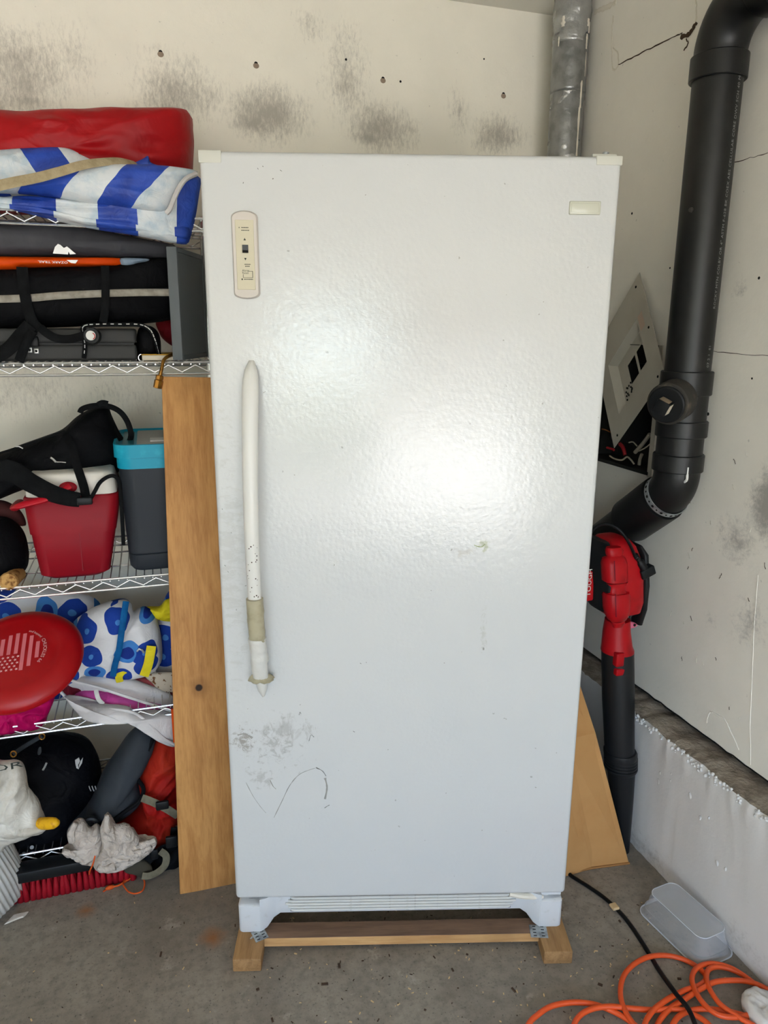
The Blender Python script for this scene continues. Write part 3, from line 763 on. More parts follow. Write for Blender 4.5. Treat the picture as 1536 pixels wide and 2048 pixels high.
for s, (c, rzz) in ((-1, ((519, 1869), .5)), (1, ((1077, 1863), -.05))):
    q = FI @ at(*c, Z=.039); Mx = FR @ Matrix.Translation(V((q.x, q.y, .0395))) @ Matrix.Rotation(rzz if s < 0 else -.08, 4, 'Z')
    wdt = .017 if s < 0 else .022
    mp = MB(Mx).box((-wdt, -.02, -.0008), (wdt, .02, .0008)).build('mending_plate', M['steel'], base)
    for i in range(2):
        for j in range(4):
            x = (-.5 + i) * wdt * .95; y = -.015 + j * .010
            MB(Mx).box((x - .004, y - .0012, .0008), (x + .004, y + .0012, .0011)).build('slot', M['dark'], mp)
q = FI @ at(497, 1884, Z=.03)
f().tube([q + V((-.004, -.004, -.012)), q + V((.002, 0, .004)), q + V((.010, .006, .010))], .0025, 6).build('bent_nail', M['steel'], base, smooth=True)

# ------------------------------------------------------------------ chrome wire shelving
YS, YR = 2.0, 2.43                                  # front and back of the shelves
SX0, SX1 = -.72, .195
SZ = [1.803, 1.455, .890, .500, .104]
rack = empty('wire_shelving_rack', ((SX0 + SX1) / 2, (YS + YR) / 2, 0), 0, 'chrome wire shelving rack with five loaded shelves against the back wall', 'shelf')
for zt in SZ:
    zb_ = zt - .029
    m = MB()
    for z in (zt, zb_):
        for y in (YS, YR): m.tube([V((SX0, y, z)), V((SX1, y, z))], .0032, 8)
        for x in (SX0, SX1): m.tube([V((x, YS, z)), V((x, YR, z))], .0032, 8)
    sh = m.build('shelf', M['chrome'], rack, smooth=True)
    for y in (YS - .0005, YR):
        P = []; x = SX0; k = 0
        while x < SX1: P.append(V((x, y, zt - .0065 if k % 2 else zb_ + .005))); x += .0335; k += 1
        MB().tube(P, .0024, 6).build('zigzag_truss', M['chrome'], sh, smooth=True, angle=180)
    m = MB(); x = SX0 + .02
    while x < SX1 - .005:
        m.tube([V((x, YS - .002, zt - .0045)), V((x, YR, zt - .0045))], .0018, 6); x += .0218
    for y in (YS + .14, YS + .28): m.tube([V((SX0, y, zt - .008)), V((SX1, y, zt - .008))], .0026, 6)
    m.build('deck_wires', M['chrome'], sh, smooth=True, kind='stuff')
for x in (SX0, SX1):
    for y in (YS + .02, YR - .02):
        m = MB(); m.tube([V((x - .008, y, .0)), V((x - .008, y, 1.86))], .0125, 12); m.build('post', M['chrome'], rack, smooth=True)

def thing(name, label, cat, loc, group=None): return empty(name, loc, 0, label, cat, group)
def P0(pts, Y): return pxs(pts, Y)

# ---- top shelf: red roll, striped folded cloth
MB().pillow(P0([(-190, 238), (60, 231), (180, 226), (300, 225), (368, 226), (384, 236), (386, 262), (388, 288), (386, 330), (384, 400), (376, 426), (200, 428), (0, 428), (-190, 428)], 2.24), .15, .12, amp=.02, sc=9, an=(.5, 1, 1.3), p=4.5, N=140, rings=22).build(
    'red_bag', M['redfab'], None, True, 'long red nylon carry bag lying on the top shelf', 'bag', angle=180)
tw = thing('striped_cloth', 'folded blue and white striped cloth drooping off the top shelf', 'cloth', at(180, 420, Y=2.03))
MB().pillow(P0([(-60, 305), (0, 300), (60, 296), (126, 295), (160, 305), (196, 324), (240, 340), (200, 392), (60, 396), (-60, 396)], 2.10), .05, .04, amp=.006, sc=9, an=(.6, 1, 1.6)).build('fold', stripe_mat('stripes_a', .55, .155, (95, 320), 2.06, .05), tw, True, angle=180)
MB().pillow(P0([(262, 330), (285, 318), (296, 312), (303, 326), (330, 336), (300, 345), (270, 342)], 2.09), .012, .01, amp=.003, sc=16).build('fold', stripe_mat('stripes_d', .5, .17, (280, 328), 2.08, .05), tw, True, angle=180)
MB().pillow(P0([(-60, 392), (0, 394), (60, 392), (180, 404), (300, 400), (372, 372), (396, 352), (402, 362), (398, 390), (390, 440), (378, 484), (371, 489), (345, 486), (262, 470), (196, 460), (120, 444), (40, 424), (-60, 404)], 2.0), .03, .028, amp=.010, sc=9, an=(.25, 1, 3.6), p=3, N=110, rings=14).build('fold', stripe_mat('stripes_b', -.06, .180, (236, 440), 1.975, .03), tw, True, angle=180)
MB().pillow(P0([(-60, 404), (0, 402), (60, 412), (180, 438), (300, 452), (372, 452), (380, 470), (374, 478), (330, 470), (200, 456), (100, 434), (0, 414), (-60, 410)], 1.985), .02, .02, amp=.006, sc=10, an=(.3, 1, 3)).build('fold', stripe_mat('stripes_e', -.02, .180, (232, 455), 1.97, .03), tw, True, angle=180)
MB().pillow(P0([(-60, 384), (-10, 382), (40, 356), (120, 340), (210, 330), (310, 330), (380, 338), (397, 346), (380, 356), (366, 372), (350, 402), (340, 420), (332, 427), (310, 427), (262, 422), (186, 412), (110, 397), (40, 388)], 1.985), .045, .03, amp=.008, sc=9, an=(.45, 1, 2.0), p=2.6, N=110, rings=14).build('fold', stripe_mat('stripes_c', -.72, .132, (255, 380), 1.95, .10), tw, True, angle=180)
MB().tube(catmull([at(a, b, Y=y) for a, b, y in ((392, 348, 1.975), (372, 358, 1.955), (358, 376, 1.945), (348, 398, 1.942), (340, 418, 1.944), (333, 426, 1.95))], 6), .006, 8).build('hem', M['canvas'], tw, True)
MB().tube(catmull([at(a, b, Y=y) for a, b, y in ((-40, 380, 1.93), (20, 366, 1.925), (75, 355, 1.92), (120, 343, 1.925), (165, 330, 1.935), (205, 324, 1.955), (245, 322, 1.99), (272, 327, 2.04))], 8), lambda t: .014 - .004 * t, 8, flat=.0015, nrm=(0, -1, .5)).build('strap', M['tan'], tw, True)

# ---- second shelf
g = thing('grey_tent_bag', 'charcoal grey tent bag with a pale mountain emblem, under the striped cloth', 'bag', at(160, 515, Y=2.1))
bagY = 2.10
MB().pillow(P0([(-190, 452), (40, 449), (100, 446), (160, 452), (230, 466), (300, 480), (350, 490), (356, 503), (350, 516), (300, 519), (200, 519), (60, 516), (-190, 516)], bagY), .07, .06, amp=.006, sc=7, an=(.5, 1, 1.5), p=2.6).build('body', M['greyfab'], g, True, angle=180)
def decal(pts, Y, name, mat, par, th=.0012, sm=True):
    Q = P0(pts, Y); return MB().prism([(q.x, q.z) for q in Q], Y - th, Y + th).build(name, mat, par)
dl = [(106, 510), (110, 497), (116, 491), (121, 493), (128, 499), (134, 496), (139, 500), (146, 506), (152, 511), (140, 512), (137, 506), (136, 512)]
decal([(a, b - 3) for a, b in dl], bagY - .077, 'emblem', M['silver'], g, .002, False)
ob = thing('orange_bag', 'orange nylon bag squeezed between the grey bag and the black padded bag', 'bag', at(120, 540, Y=2.08))
MB().pillow(P0([(-190, 513), (60, 514), (150, 515), (240, 516), (252, 524), (246, 531), (200, 533), (110, 534), (50, 536), (24, 541), (-190, 542)], 2.06), .04, .04, amp=.004, sc=10, an=(.4, 1, 2), p=2.6).build('body', M['orange'], ob, True, angle=180)
MB().pillow(P0([(240, 517), (270, 516), (298, 518), (293, 524), (276, 527), (262, 533), (243, 531)], 2.055), .022, .02, amp=.003, sc=16).build('end_flap', M['blue_grey'], ob, True)
m = MB(); o = at(106, 524, Y=2.015); m.text('OZARK TRAIL', .0105, lambda x, y: o + V((-x, 0, -y * .7 - .035 * x * 0))); m.build('printed_name', M['silver'], ob)
decal([(133, 520), (156, 520), (151, 527), (142, 526)], 2.017, 'printed_logo', M['silver'], ob, .001, False)
bb = thing('black_padded_bag', 'black padded bag with grey piping and webbing straps on the second shelf', 'bag', at(160, 655, Y=2.1))
bY = 2.12
MB().pillow(P0([(-190, 536), (60, 534), (200, 530), (300, 520), (352, 518), (358, 560), (354, 630), (340, 640), (280, 648), (200, 650), (100, 655), (-190, 656)], bY), .10, .09, amp=.010, sc=6, an=(1.2, 1, .5), p=4, N=110, rings=16).build('body', M['blackfab'], bb, True, angle=180)
yz = bY - .108
MB().tube(catmull(P0([(-180, 602), (0, 598), (60, 596), (120, 591), (204, 587), (280, 585), (352, 585)], yz), 6), .0088, 8, flat=.004, nrm=(0, -1, .1)).build('piping', M['zip'], bb, True)
for dy in (-9, 9): MB().tube(catmull(P0([(-60, 600 + dy), (60, 596 + dy), (204, 587 + dy), (352, 585 + dy)], yz + .004), 6), .0012, 6).build('stitching', M['strap'], bb, True)
MB().tube(catmull(P0([(44, 534), (46, 560), (50, 590), (56, 620), (66, 645), (80, 660)], yz - .008), 6), .0125, 8, flat=.002, nrm=(0, -1, 0)).build('strap', M['strap'], bb, True)
MB().tube(catmull(P0([(210, 532), (211, 560), (211, 590), (210, 620), (206, 645)], yz - .008), 6), .0095, 8, flat=.002, nrm=(0, -1, 0)).build('strap', M['strap'], bb, True)
MB().tube(catmull([at(a, b, Y=y) for a, b, y in ((80, 655, 2.0), (96, 668, 1.99), (115, 677, 1.985), (140, 678, 1.985), (165, 672, 1.985), (178, 668, 1.99))], 6), .010, 8, flat=.002, nrm=(0, -1, .2)).build('strap', M['strap'], bb, True)
MB().tube(catmull([at(a, b, Y=y) for a, b, y in ((60, 650, 2.0), (40, 672, 1.995), (20, 695, 1.99), (-5, 712, 1.99), (-40, 722, 1.99))], 6), .016, 8, flat=.003, nrm=(0, -1, .2)).build('strap', M['strap'], bb, True)
MB().tube(catmull([at(a, b, Y=y) for a, b, y in ((66, 662, 1.992), (54, 682, 1.988), (46, 702, 1.988), (38, 722, 1.995))], 6), .011, 8, flat=.003, nrm=(0, -1, .2)).build('strap', M['strap'], bb, True)
q = at(184, 672, Y=1.984); cap = MB().lathe([(.018, .006), (.021, 0), (.021, -.008), (.017, -.012)], q, (-.15, -1, .1), 20).build('strap_button', M['black'], bb, True)
MB().lathe([(.0115, .0122), (.0115, .0134), (.006, .0138)], q, (-.15, -1, .1), 20).build('button_disc', M['white'], cap, True)
MB().tube([q + V((.0075 * math.cos(a), -.0145, .0075 * math.sin(a))) for a in [-1.2 + 2.4 * k / 8 for k in range(9)]], .0012, 6).build('red_mark', M['wirered'], cap, True)
cs = thing('hard_case', 'black hard plastic case with silver badges at the bottom of the second shelf', 'case', at(120, 722, Y=2.15))
z0 = SZ[1] + .004; xr = at(274, 700, Y=2.03).x
MB().bbox((-.62, 2.03, z0), (xr, 2.32, z0 + .040), .008, 3).build('lower_shell', M['case'], cs, True)
MB().bbox((-.62, 2.03, z0 + .0425), (xr, 2.32, z0 + .078), .008, 3).build('lid', M['case'], cs, True)
MB().box((-.615, 2.036, z0 + .039), (xr - .006, 2.31, z0 + .044)).build('seam', M['black'], cs)
for a, b, w, h in ((67, 669, 6, 8), (60, 700, 7, 8), (73, 702, 7, 8)):
    q = at(a, b, Y=2.028); MB().bbox((q.x - w * .00075, 2.024, q.z - h * .0008), (q.x + w * .00075, 2.031, q.z + h * .0008), .0015).build('badge', M['silver'], cs, True)
    MB().lathe([(.003, 0), (.003, .001)], (q.x, 2.0242, q.z), (0, -1, 0), 10).build('badge_mark', M['dark'], cs)
q = at(66, 683, Y=2.02); MB().bbox((q.x - .012, 2.016, q.z - .012), (q.x + .012, 2.031, q.z + .012), .003).build('latch', M['black'], cs, True)
rp = thing('flecked_rope', 'black rope with white flecks looped beside the hard case', 'rope', at(260, 720, Y=2.02))
pth = catmull([at(a, b, Y=y) for a, b, y in ((168, 716, 2.022), (170, 690, 2.016), (166, 665, 2.015), (170, 652, 2.01), (200, 649, 2.01), (240, 649, 2.01), (280, 650, 2.01), (300, 660, 2.01), (310, 680, 2.01), (316, 700, 2.02), (320, 716, 2.03))], 8)
MB().tube(pth, .0055, 8).build('cord', M['strap'], rp, True)
for k in range(4, len(pth) - 2, 3):
    t_ = (pth[k + 1] - pth[k]).normalized(); c_ = pth[k] + V((0, -.005, .001))
    MB().tube([c_ - t_ * .004, c_ + t_ * .004], .0012, 5).build('fleck', M['white'], rp)
MB().pillow(P0([(276, 660), (300, 652), (318, 668), (322, 700), (316, 722), (290, 726), (274, 722)], 2.10), .05, .05, amp=.004, sc=14).build('black_pouch', M['blackfab'], None, True, 'small black pouch beside the end of the hard case', 'pouch', angle=180)
MB().pillow(P0([(312, 644), (335, 638), (356, 634), (360, 690), (345, 692), (326, 678), (318, 664)], 2.22), .03, .03, amp=.006, sc=16).build('red_cloth', pm('dark_red_net', S(128, 14, 28), .7, bump=(120, .5, .003)), None, True, 'crumpled dark red cloth behind the black tray', 'cloth', angle=180)
bk = thing('booklet', 'thick paper booklet with yellow cover under the brass fitting', 'booklet', at(318, 722, Y=2.03))
z0 = SZ[1] + .004; xa, xb_ = at(284, 715, Y=2.02).x, at(352, 715, Y=2.02).x
MB().bbox((xa, 2.015, z0), (xb_, 2.16, z0 + .014), .003).build('pages', M['paper'], bk, True)
MB().box((xa - .002, 2.013, z0 + .0142), (xb_ + .002, 2.162, z0 + .016)).build('cover', M['yellowpaper'], bk)
for k in range(5): q = V((xa - .001, 2.02 + k * .012, z0 + .007)); MB().tube([q + V((.008 * math.cos(a), 0, .009 * math.sin(a))) for a in [j * math.pi / 5 for j in range(11)]], .0011, 5).build('spiral_ring', M['chrome'], bk, True)
tr_ = thing('tray', 'dark grey plastic tray standing on its edge beside the freezer', 'tray', at(372, 730, Y=2.05))
A = at(350, 493, Y=1.985); B = at(363, 728, Y=1.985); Cc = at(403, 508, Y=2.2); A2 = V((A.x + .003, 1.985, A.z)); B2 = V((B.x, 1.985, SZ[1] + .006))
ex = V((Cc.x - A.x, Cc.y - A.y, 0)).normalized(); L_ = .235; H_ = A.z - (SZ[1] + .006); nx_ = V((ex.y, -ex.x, 0)) * -1
Mt = Matrix(((ex.x, nx_.x, 0, B2.x), (ex.y, nx_.y, 0, B2.y), (0, 0, 1, B2.z), (0, 0, 0, 1)))
MB(Mt).bbox((.012, -.003, .012), (L_ - .012, .001, H_ - .012), .001, 1).build('base_panel', M['tray'], tr_, True)
for lo, hi in (((0, -.004, 0), (.012, .022, H_)), ((L_ - .012, -.004, 0), (L_, .022, H_)), ((.012, -.004, 0), (L_ - .012, .022, .012)), ((.012, -.004, H_ - .012), (L_ - .012, .022, H_))):
    MB(Mt).bbox(lo, hi, .002, 2).build('rim', M['tray'], tr_, True)
for k in range(8): MB(Mt).bbox((L_ - .001, 0, .02 + k * H_ * .115), (L_ + .012, .018, .034 + k * H_ * .115), .001, 1).build('rib', M['black'], tr_, True)
br = thing('brass_fitting', 'bent brass gas fitting hanging over the second shelf edge', 'fitting', at(318, 770, Y=1.975))
pp = [at(a, b, Y=y) for a, b, y in ((352, 708, 2.03), (338, 712, 2.0), (328, 720, 1.985), (324, 735, 1.978), (320, 752, 1.975))]
MB().tube(catmull(pp, 6), .0045, 10).build('tube', M['brass'], br, True)
q0, q1 = at(320, 750, Y=1.975), at(315, 776, Y=1.975); ax_ = (q1 - q0)
MB().lathe([(.008, 0), (.0095, .003), (.0095, .010), (.0085, .012), (.011, .014), (.011, ax_.length), (.007, ax_.length + .001)], q0, ax_, 8).build('nut', M['brass'], br)

# ---- third shelf
z3 = SZ[2] + .003
c_ = thing('cooler', 'red cooler box with white lid on the third shelf', 'cooler', at(150, 1160, Y=2.12))
fy = 2.02; bl, brr, tl_, trr = at(78, 1163, Y=fy), at(222, 1155, Y=fy), at(45, 998, Y=fy), at(236, 985, Y=fy)
dp = .25
def csec(z, x0, x1, grow, r): return (z, (x0 + x1) / 2, fy + dp / 2, x1 - x0, dp + grow, r)
zt_ = tl_.z
xb0_, xb1_, xt0, xt1 = bl.x, brr.x, tl_.x, trr.x
def lx(z): t = (z - z3) / (zt_ - z3); return xb0_ + (xt0 - xb0_) * t, xb1_ + (xt1 - xb1_) * t
secs = []
for z, ins in ((z3, .018), (z3 + .012, .003), (z3 + .10, .0), (z3 + .125, 0), (z3 + .1255, -.003), (zt_ - .004, -.003), (zt_, 0)):
    a, b = lx(z); secs.append((z, (a + b) / 2, fy + dp / 2, b - a - 2 * ins, dp - 2 * ins, .03))
MB().loft(secs, 6).build('body', M['redcool'], c_, True, angle=50)
a, b = lx(zt_); MB().loft([(zt_ + .001, (a + b) / 2, fy + dp / 2, b - a - .006, dp - .006, .028), (zt_ + .03, (a + b) / 2, fy + dp / 2, b - a - .012, dp - .012, .028), (zt_ + .052, (a + b) / 2, fy + dp / 2, b - a - .022, dp - .022, .026), (zt_ + .058, (a + b) / 2, fy + dp / 2, b - a - .04, dp - .04, .02)], 6).build('lid', M['lidwhite'], c_, True, angle=50)
MB().box(((a + b) / 2 + .01, fy - .0005, z3 + .02), ((a + b) / 2 + .012, fy + .003, zt_ - .005)).build('mould_line', pm('cooler_seam', S(128, 20, 34), .5), c_)
hp = catmull([at(x, y, Y=yy) for x, y, yy in ((140, 972, 2.0), (115, 985, 1.99), (90, 998, 1.985), (60, 1006, 1.985), (38, 1012, 1.985), (30, 1016, 2.02), (32, 1012, 2.10), (40, 1004, 2.18))], 6)
MB().tube(hp, .0125, 10, flat=.008, nrm=(0, -.3, 1)).build('handle', pm('bright_red_handle', S(176, 16, 34), .4), c_, True)
q = at(136, 975, Y=2.008); MB().pillow([q + V((math.cos(t) * .022, 0, math.sin(t) * .015)) for t in [k * math.pi / 5 for k in range(10)]], .008, .008, N=24, rings=5).build('handle_pivot', M['redcool'], c_, True)
tb = thing('storage_bin', 'dark slate bin with turquoise lid beside the red cooler', 'bin', at(300, 1150, Y=2.14))
x0 = at(241, 1000, Y=2.03).x; x1 = .185; zt2 = at(280, 936, Y=2.03).z; cx_ = (x0 + x1) / 2; wd_ = x1 - x0; cy_ = 2.03 + .16
MB().loft([(z3, cx_ + .004, cy_, wd_ - .03, .29, .03), (z3 + .012, cx_ + .003, cy_, wd_ - .014, .305, .035), (z3 + .045, cx_ + .003, cy_, wd_ - .012, .306, .035), (z3 + .047, cx_ + .003, cy_, wd_ - .018, .30, .035), (z3 + .050, cx_ + .003, cy_, wd_ - .010, .308, .035), (zt2, cx_, cy_, wd_, .32, .038)], 6).build('body', M['slate'], tb, True, angle=35)
zl0 = zt2; zl1 = at(260, 891, Y=2.02).z; hh = zl1 - zl0
ld = MB().loft([(zl0 - .002, cx_, cy_, wd_ + .006, .326, .04), (zl0 + hh * .42, cx_, cy_, wd_ + .006, .326, .04), (zl0 + hh * .44, cx_, cy_, wd_ + .018, .338, .044), (zl1, cx_, cy_, wd_ + .018, .338, .044), (zl1 + .001, cx_, cy_, wd_ + .004, .324, .04), (zl1 - .008, cx_, cy_, wd_ - .004, .316, .038)], 6).build('lid', M['teal'], tb, True, angle=35)
MB().bbox((x0 + .012, cy_ - .14, zl1 - .012), (x0 + .042, cy_ + .14, zl1 - .004), .003).build('lid_recess', M['tealdark'], ld, True)
MB().bbox((x0 + .05, cy_ - .14, zl1 - .012), (x1 - .01, cy_ + .14, zl1 - .002), .003).build('lid_panel', M['greyplastic'], ld, True)
MB().bbox((x0 + .085, cy_ - .10, zl1 - .004), (x1 - .03, cy_ - .04, zl1 + .001), .002).build('lid_label', M['white'], ld, True)
bp = thing('black_backpack', 'black backpack with dangling straps slumped on top of the red cooler', 'backpack', at(120, 990, Y=2.2))
bpY = 2.2
MB().pillow(P0([(-60, 925), (0, 906), (45, 888), (90, 872), (125, 858), (155, 832), (185, 816), (214, 812), (224, 832), (238, 862), (250, 884), (243, 915), (238, 930), (236, 944), (170, 946), (100, 954), (40, 980), (-60, 1010)], bpY), .10, .08, amp=.014, sc=8, an=(.8, 1, 1.3), p=2.6, N=110, rings=16).build('body', M['blackfab'], bp, True, angle=180)
def strap(pts, w, th=.002, nrm=(0, -1, .2), name='strap', mat=None, par=None):
    return MB().tube(catmull([at(a, b, Y=y) for a, b, y in pts], 7), w, 8, flat=th, nrm=nrm).build(name, mat or M['strap'], par, True)
strap([(160, 826, 2.13), (165, 818, 2.13), (185, 812, 2.13), (214, 812, 2.14), (238, 822, 2.14), (254, 842, 2.14), (262, 868, 2.14), (258, 885, 2.15)], .0075, par=bp)
strap([(196, 810, 2.12), (205, 806, 2.12), (216, 808, 2.12)], .008, par=bp)
strap([(132, 868, 2.11), (142, 890, 2.08), (150, 920, 2.06), (160, 950, 2.03), (168, 975, 2.005), (172, 996, 1.985)], .011, par=bp)
strap([(-40, 950, 2.05), (0, 940, 2.04), (30, 946, 2.03), (60, 965, 2.01), (100, 985, 1.98), (135, 996, 1.975), (160, 1000, 1.975)], lambda t: .030 - .012 * t, .006, par=bp)
strap([(180, 1000, 1.975), (190, 982, 1.985), (200, 965, 2.0), (215, 954, 2.0), (228, 952, 2.0), (238, 962, 2.0), (241, 985, 1.99), (244, 1030, 1.99), (247, 1090, 2.0)], .005, par=bp)
q = at(170, 1002, Y=1.968); MB().bbox(q + V((-.020, -.006, -.010)), q + V((.018, .006, .010)), .004).build('buckle', M['black'], bp, True)
strap([(-40, 918, 2.1), (20, 900, 2.09), (80, 880, 2.09), (130, 862, 2.1)], .003, .003, name='zipper', par=bp)
MB().tube(P0([(101, 915), (106, 918), (112, 924)], 2.085), .003, 6).build('zipper_pull', M['chrome'], bp, True)
MB().tube(P0([(112, 924), (122, 924), (132, 925)], 2.085), .0016, 6).build('zipper_pull', M['chrome'], bp, True)
MB().tube(P0([(30, 893), (38, 893), (46, 897)], 2.085), .0016, 6).build('pale_tag', M['white'], bp, True)
MB().pillow(P0([(-70, 1040), (0, 1034), (30, 1046), (50, 1070), (58, 1105), (54, 1135), (36, 1150), (0, 1158), (-70, 1160)], 2.14), .10, .08, amp=.006, sc=9).build('dark_bag', M['blackfab'], None, True, 'round black bag in the shadow left of the red cooler', 'bag', angle=180)
MB().pillow(P0([(-60, 1010), (0, 1000), (40, 1020), (52, 1050), (30, 1048), (-60, 1040)], 2.2), .03, .03, amp=.005, sc=12).build('maroon_cloth', pm('dark_maroon', S(70, 34, 32), .8), None, True, 'dark maroon cloth above the round black bag', 'cloth', angle=180)
kn = MB(); q0, q1 = at(16, 1164, Y=2.0), at(36, 1148, Y=2.10); kn.lathe([(.012, -.003), (.021, 0), (.024, .008), (.022, .03), (.020, (q1 - q0).length)], q0, q1 - q0, 14)
kn.build('cork_handle', pm('rough_cork', S(196, 152, 92), .85, bump=(120, .9, .006), var=(60, S(120, 78, 40), .45, .65)), None, True, 'rough cork rod end poking out left of the red cooler', 'rod')

# ---- fourth shelf
z4 = SZ[3] + .003
MB().pillow(P0([(-70, 1188), (0, 1180), (80, 1176), (150, 1184), (190, 1196), (205, 1225), (190, 1300), (160, 1380), (60, 1400), (-70, 1400)], 2.26), .07, .06, amp=.014, sc=7, p=3, rings=14).build('dotted_towel', M['dots1'], None, True, 'white towel with blue dots behind the red flying disc', 'towel', angle=180)
db = thing('dotted_bag', 'white bag with blue dots and dark blue trim right of the flying disc', 'bag', at(240, 1360, Y=2.12))
dY = 2.13
MB().pillow(P0([(120, 1285), (140, 1250), (175, 1222), (215, 1205), (245, 1199), (262, 1206), (268, 1225), (290, 1214), (305, 1222), (318, 1250), (324, 1290), (322, 1325), (300, 1345), (262, 1352), (226, 1354), (180, 1345), (140, 1352), (105, 1375), (100, 1340)], dY), .075, .06, amp=.018, sc=8, p=2.6, N=110, rings=16).build('body', M['dots2'], db, True, angle=180)
strap([(252, 1203, 2.06), (248, 1230, 2.04), (243, 1265, 2.03), (238, 1300, 2.03), (230, 1330, 2.035), (226, 1352, 2.045)], .0085, .003, name='trim', mat=M['bluetrim'], par=db)
strap([(303, 1292, 2.06), (300, 1310, 2.05), (296, 1330, 2.05), (288, 1352, 2.06)], .013, .0015, name='strap', mat=M['yellowfab'], par=db)
strap([(256, 1338, 2.065), (244, 1344, 2.06), (238, 1354, 2.06), (240, 1364, 2.07)], .010, .0015, name='strap', mat=M['yellowfab'], par=db)
MB().tube(P0([(274, 1303), (278, 1298), (284, 1300), (288, 1306)], 2.05), .003, 6).build('clip', M['steel'], db, True)
dn = thing('navy_dotted_cloth', 'navy dotted cloth with a yellow panel, half hidden by the wooden plank', 'cloth', at(335, 1360, Y=2.22))
MB().pillow(P0([(310, 1250), (322, 1215), (340, 1180), (372, 1180), (372, 1360), (330, 1356), (312, 1345)], 2.20), .05, .05, amp=.008, sc=12).build('body', M['dots3'], dn, True, angle=180)
MB().pillow(P0([(290, 1216), (318, 1214), (332, 1200), (350, 1200), (350, 1238), (330, 1242), (306, 1234)], 2.14), .02, .02, amp=.006, sc=16).build('yellow_panel', M['yellowfab'], dn, True, angle=180)
cv = thing('canvas_tote', 'white canvas tote with pink lining lying on its side on the fourth shelf', 'bag', at(240, 1440, Y=2.08))
cY = 2.06
MB().pillow(P0([(110, 1366), (128, 1354), (180, 1351), (240, 1354), (290, 1368), (352, 1396), (352, 1425), (300, 1412), (240, 1396), (180, 1386), (140, 1376), (118, 1376)], cY + .03), .022, .03, amp=.006, sc=12).build('upper_side', M['canvas'], cv, True, angle=180)
MB().pillow(P0([(128, 1392), (150, 1404), (200, 1412), (250, 1416), (280, 1428), (352, 1432), (352, 1492), (338, 1484), (318, 1466), (296, 1446), (272, 1437), (220, 1439), (172, 1439), (152, 1424)], cY - .055), .03, .04, amp=.006, sc=10, an=(.5, 1, 1.5)).build('lower_side', M['canvas'], cv, True, angle=180)
MB().pillow(P0([(152, 1386), (180, 1380), (215, 1381), (240, 1388), (300, 1402), (352, 1420), (352, 1438), (300, 1432), (265, 1424), (240, 1410), (200, 1408), (154, 1404)], cY + .012), .03, .02, amp=.006, sc=16).build('pink_lining', M['pinkfab'], cv, True, angle=180)
MB().pillow(P0([(122, 1362), (140, 1358), (166, 1370), (186, 1382), (160, 1384), (140, 1392), (126, 1384)], cY + .03), .018, .02, amp=.004, sc=20).build('dark_lining', M['maroon'], cv, True, angle=180)
strap([(352, 1424, 2.02), (300, 1408, 2.025), (250, 1392, 2.03), (200, 1376, 2.04), (160, 1366, 2.045), (130, 1358, 2.05), (114, 1362, 2.045), (116, 1376, 2.035), (130, 1392, 2.025), (150, 1408, 2.015), (190, 1417, 2.005), (240, 1420, 1.995), (268, 1426, 1.99), (290, 1440, 1.985), (310, 1460, 1.98), (330, 1478, 1.98), (352, 1490, 1.98)], .0045, .0045, name='rim_piping', mat=M['canvas'], par=cv)
strap([(192, 1380, 2.03), (194, 1390, 2.02), (198, 1400, 2.02), (206, 1408, 2.025)], .006, .002, name='loop', mat=M['white'], par=cv)
MB().pillow(P0([(246, 1356), (280, 1352), (330, 1360), (352, 1366), (352, 1396), (310, 1380), (270, 1366)], 2.12), .02, .02, amp=.004, sc=18).build('maroon_pouch', pm('faded_maroon', S(138, 60, 62), .8), None, True, 'faded maroon pouch between the dotted bag and the canvas tote', 'pouch', angle=180)
MB().pillow(P0([(290, 1350), (330, 1344), (352, 1348), (352, 1380), (322, 1386), (306, 1368)], 2.10), .010, .010, amp=.003, sc=20).build('tan_wrapper', pm('tan_printed_wrapper', S(186, 172, 152), .6, var=(70, S(104, 66, 30), .58, .62)), None, True, 'crumpled tan printed wrapper beside the plank above the canvas tote', 'wrapper', angle=180)
MB().pillow(P0([(-70, 1398), (0, 1396), (60, 1398), (88, 1388), (112, 1374), (110, 1394), (98, 1425), (84, 1450), (50, 1458), (0, 1466), (-70, 1470)], 2.04), .045, .05, amp=.022, sc=14, p=2.8, N=130, rings=20).build('magenta_bag', M['magenta'], None, True, 'crumpled magenta nylon bag under the red flying disc', 'bag', angle=180)
strap([(-40, 1404, 1.99), (20, 1402, 1.985), (60, 1400, 1.985), (86, 1396, 1.99)], .004, .002, name='magenta_hem', mat=M['pinkfab'], par=bpy.data.objects['magenta_bag'])
# flying disc, leaning on the cloth
fc = at(34, 1311, Y=1.945)
toc = (CAM - fc).normalized(); iu = (up - toc * up.dot(toc)).normalized(); ir = iu.cross(toc)
nd = (toc * math.cos(.72) + (iu * .92 - ir * .39) * math.sin(.72)).normalized()
fa = (ir - nd * ir.dot(nd)).normalized(); fb = nd.cross(fa); Rf = .158
FD = empty('flying_disc', fc - nd * .02, 0, 'red plastic flying disc with faded flag print leaning on the fourth shelf', 'flying disc')
prof_ = [(.001, .012), (.05, .012), (.09, .011), (.105, .0095), (.107, .0100), (.125, .007), (.142, .000), (.152, -.010), (Rf, -.020), (Rf - .002, -.028), (Rf - .008, -.028), (Rf - .012, -.014), (.12, .001), (.001, .007)]
MB().lathe(prof_, fc, nd, 56, cap=False).build('body', M['frisbee'], FD, True, angle=50)
def fd(x, y): return fc + fa * x + fb * y + nd * .0127
th0 = math.radians(-6)
def rot2(x, y): return x * math.cos(th0) - y * math.sin(th0), x * math.sin(th0) + y * math.cos(th0)
rp_ = .062
